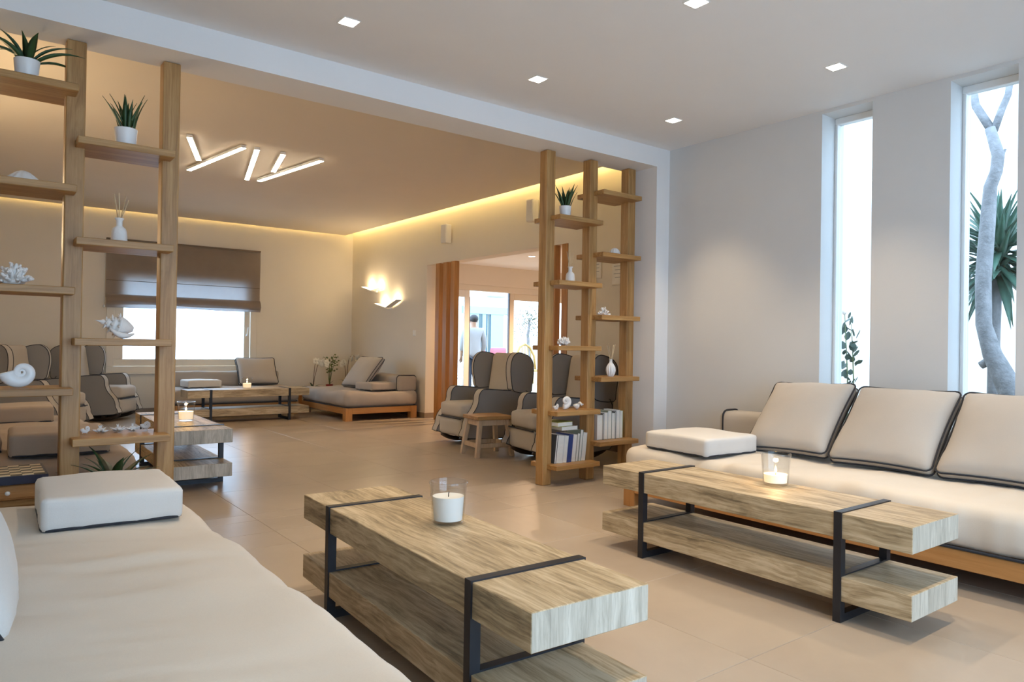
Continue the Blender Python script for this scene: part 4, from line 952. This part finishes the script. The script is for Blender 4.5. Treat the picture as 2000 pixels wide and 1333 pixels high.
RR = [(.15, .11), (.14, .10), (.155, .11), (.13, .09), (.055, .055), (.07, .085), (.078, .095), (.05, .06)]
ED = [(i, i+1) for i in range(7)]
for s in (-1, 1):
    k = len(V); V += [(s*.17, 0, 1.385), (s*.225, -.01, 1.24), (s*.245, .0, 1.10), (s*.235, .06, .96), (s*.23, .085, .87), (s*.23, .09, .83)]; RR += [.062, .048, .042, .036, .026, (.038, .018)]
    ED += [(3, k)]+[(k+i, k+i+1) for i in range(5)]
    for f, (dx, ln) in enumerate(((-.027, .065), (-.009, .08), (.009, .078), (.026, .062))):
        q = len(V); V += [(s*.23+dx, .10, .80), (s*.23+dx*1.1, .105, .80-ln*.55), (s*.23+dx*1.1, .125, .80-ln)]; RR += [.010, .009, .008]; ED += [(k+5, q), (q, q+1), (q+1, q+2)]
    q = len(V); V += [(s*.20, .12, .845), (s*.185, .135, .815)]; RR += [.011, .009]; ED += [(k+4, q), (q, q+1)]
    k = len(V); V += [(s*.09, 0, .84), (s*.105, .01, .50), (s*.11, -.02, .10), (s*.115, .06, .04), (s*.12, .15, .03)]; RR += [.085, .058, .040, .038, .03]; ED += [(0, k)]+[(k+i, k+i+1) for i in range(4)]
body = skin_obj('body', V, ED, RR, 'skin', pe)
sh = [(0, 0, .80), (0, 0, .95), (0, 0, 1.08), (0, .01, 1.25), (0, .0, 1.39), (0, 0, 1.445)]; sr = [(.185, .14), (.18, .135), (.168, .125), (.178, .13), (.15, .105), (.07, .068)]; se = [(i, i+1) for i in range(5)]
for s in (-1, 1):
    k = len(sh); sh += [(s*.175, 0, 1.39), (s*.232, -.01, 1.24), (s*.25, .0, 1.09), (s*.24, .055, .97)]; sr += [.078, .066, .060, .052]; se += [(4, k), (k, k+1), (k+1, k+2), (k+2, k+3)]
skin_obj('shirt', sh, se, sr, 'shirt', pe)
tv = [(0, 0, .92)]; trr = [(.165, .125)]; te = []
for s in (-1, 1):
    k = len(tv); tv += [(s*.09, 0, .82), (s*.105, .01, .50), (s*.11, -.015, .12), (s*.11, -.015, .06)]; trr += [.105, .080, .066, .068]; te += [(0, k), (k, k+1), (k+1, k+2), (k+2, k+3)]
skin_obj('trousers', tv, te, trr, 'denim', pe)
MB().ball((0, -.012, 1.635), .092, .105, .085, 14).build('hair', 'hair', pe, smooth=0)
for s in (-1, 1):
    MB().soft(.095, .27, .085, .035, (5, 8, 4), T=TR((s*.115, .055, .043))).build('shoe', 'shoe', pe, smooth=0)
    MB().ball((s*.085, .015, 1.585), .012, .022, .032, 8).build('ear', 'skin', body, smooth=0)
    MB().ball((s*.03, .105, 1.60), .012, .008, .007, 8).build('eye', 'ceramic', body, smooth=0)
MB().ball((0, .115, 1.575), .012, .018, .022, 8).build('nose', 'skin', body, smooth=0); MB().ball((0, .108, 1.54), .024, .008, .006, 8).build('mouth', 'shell_pink', body, smooth=0)
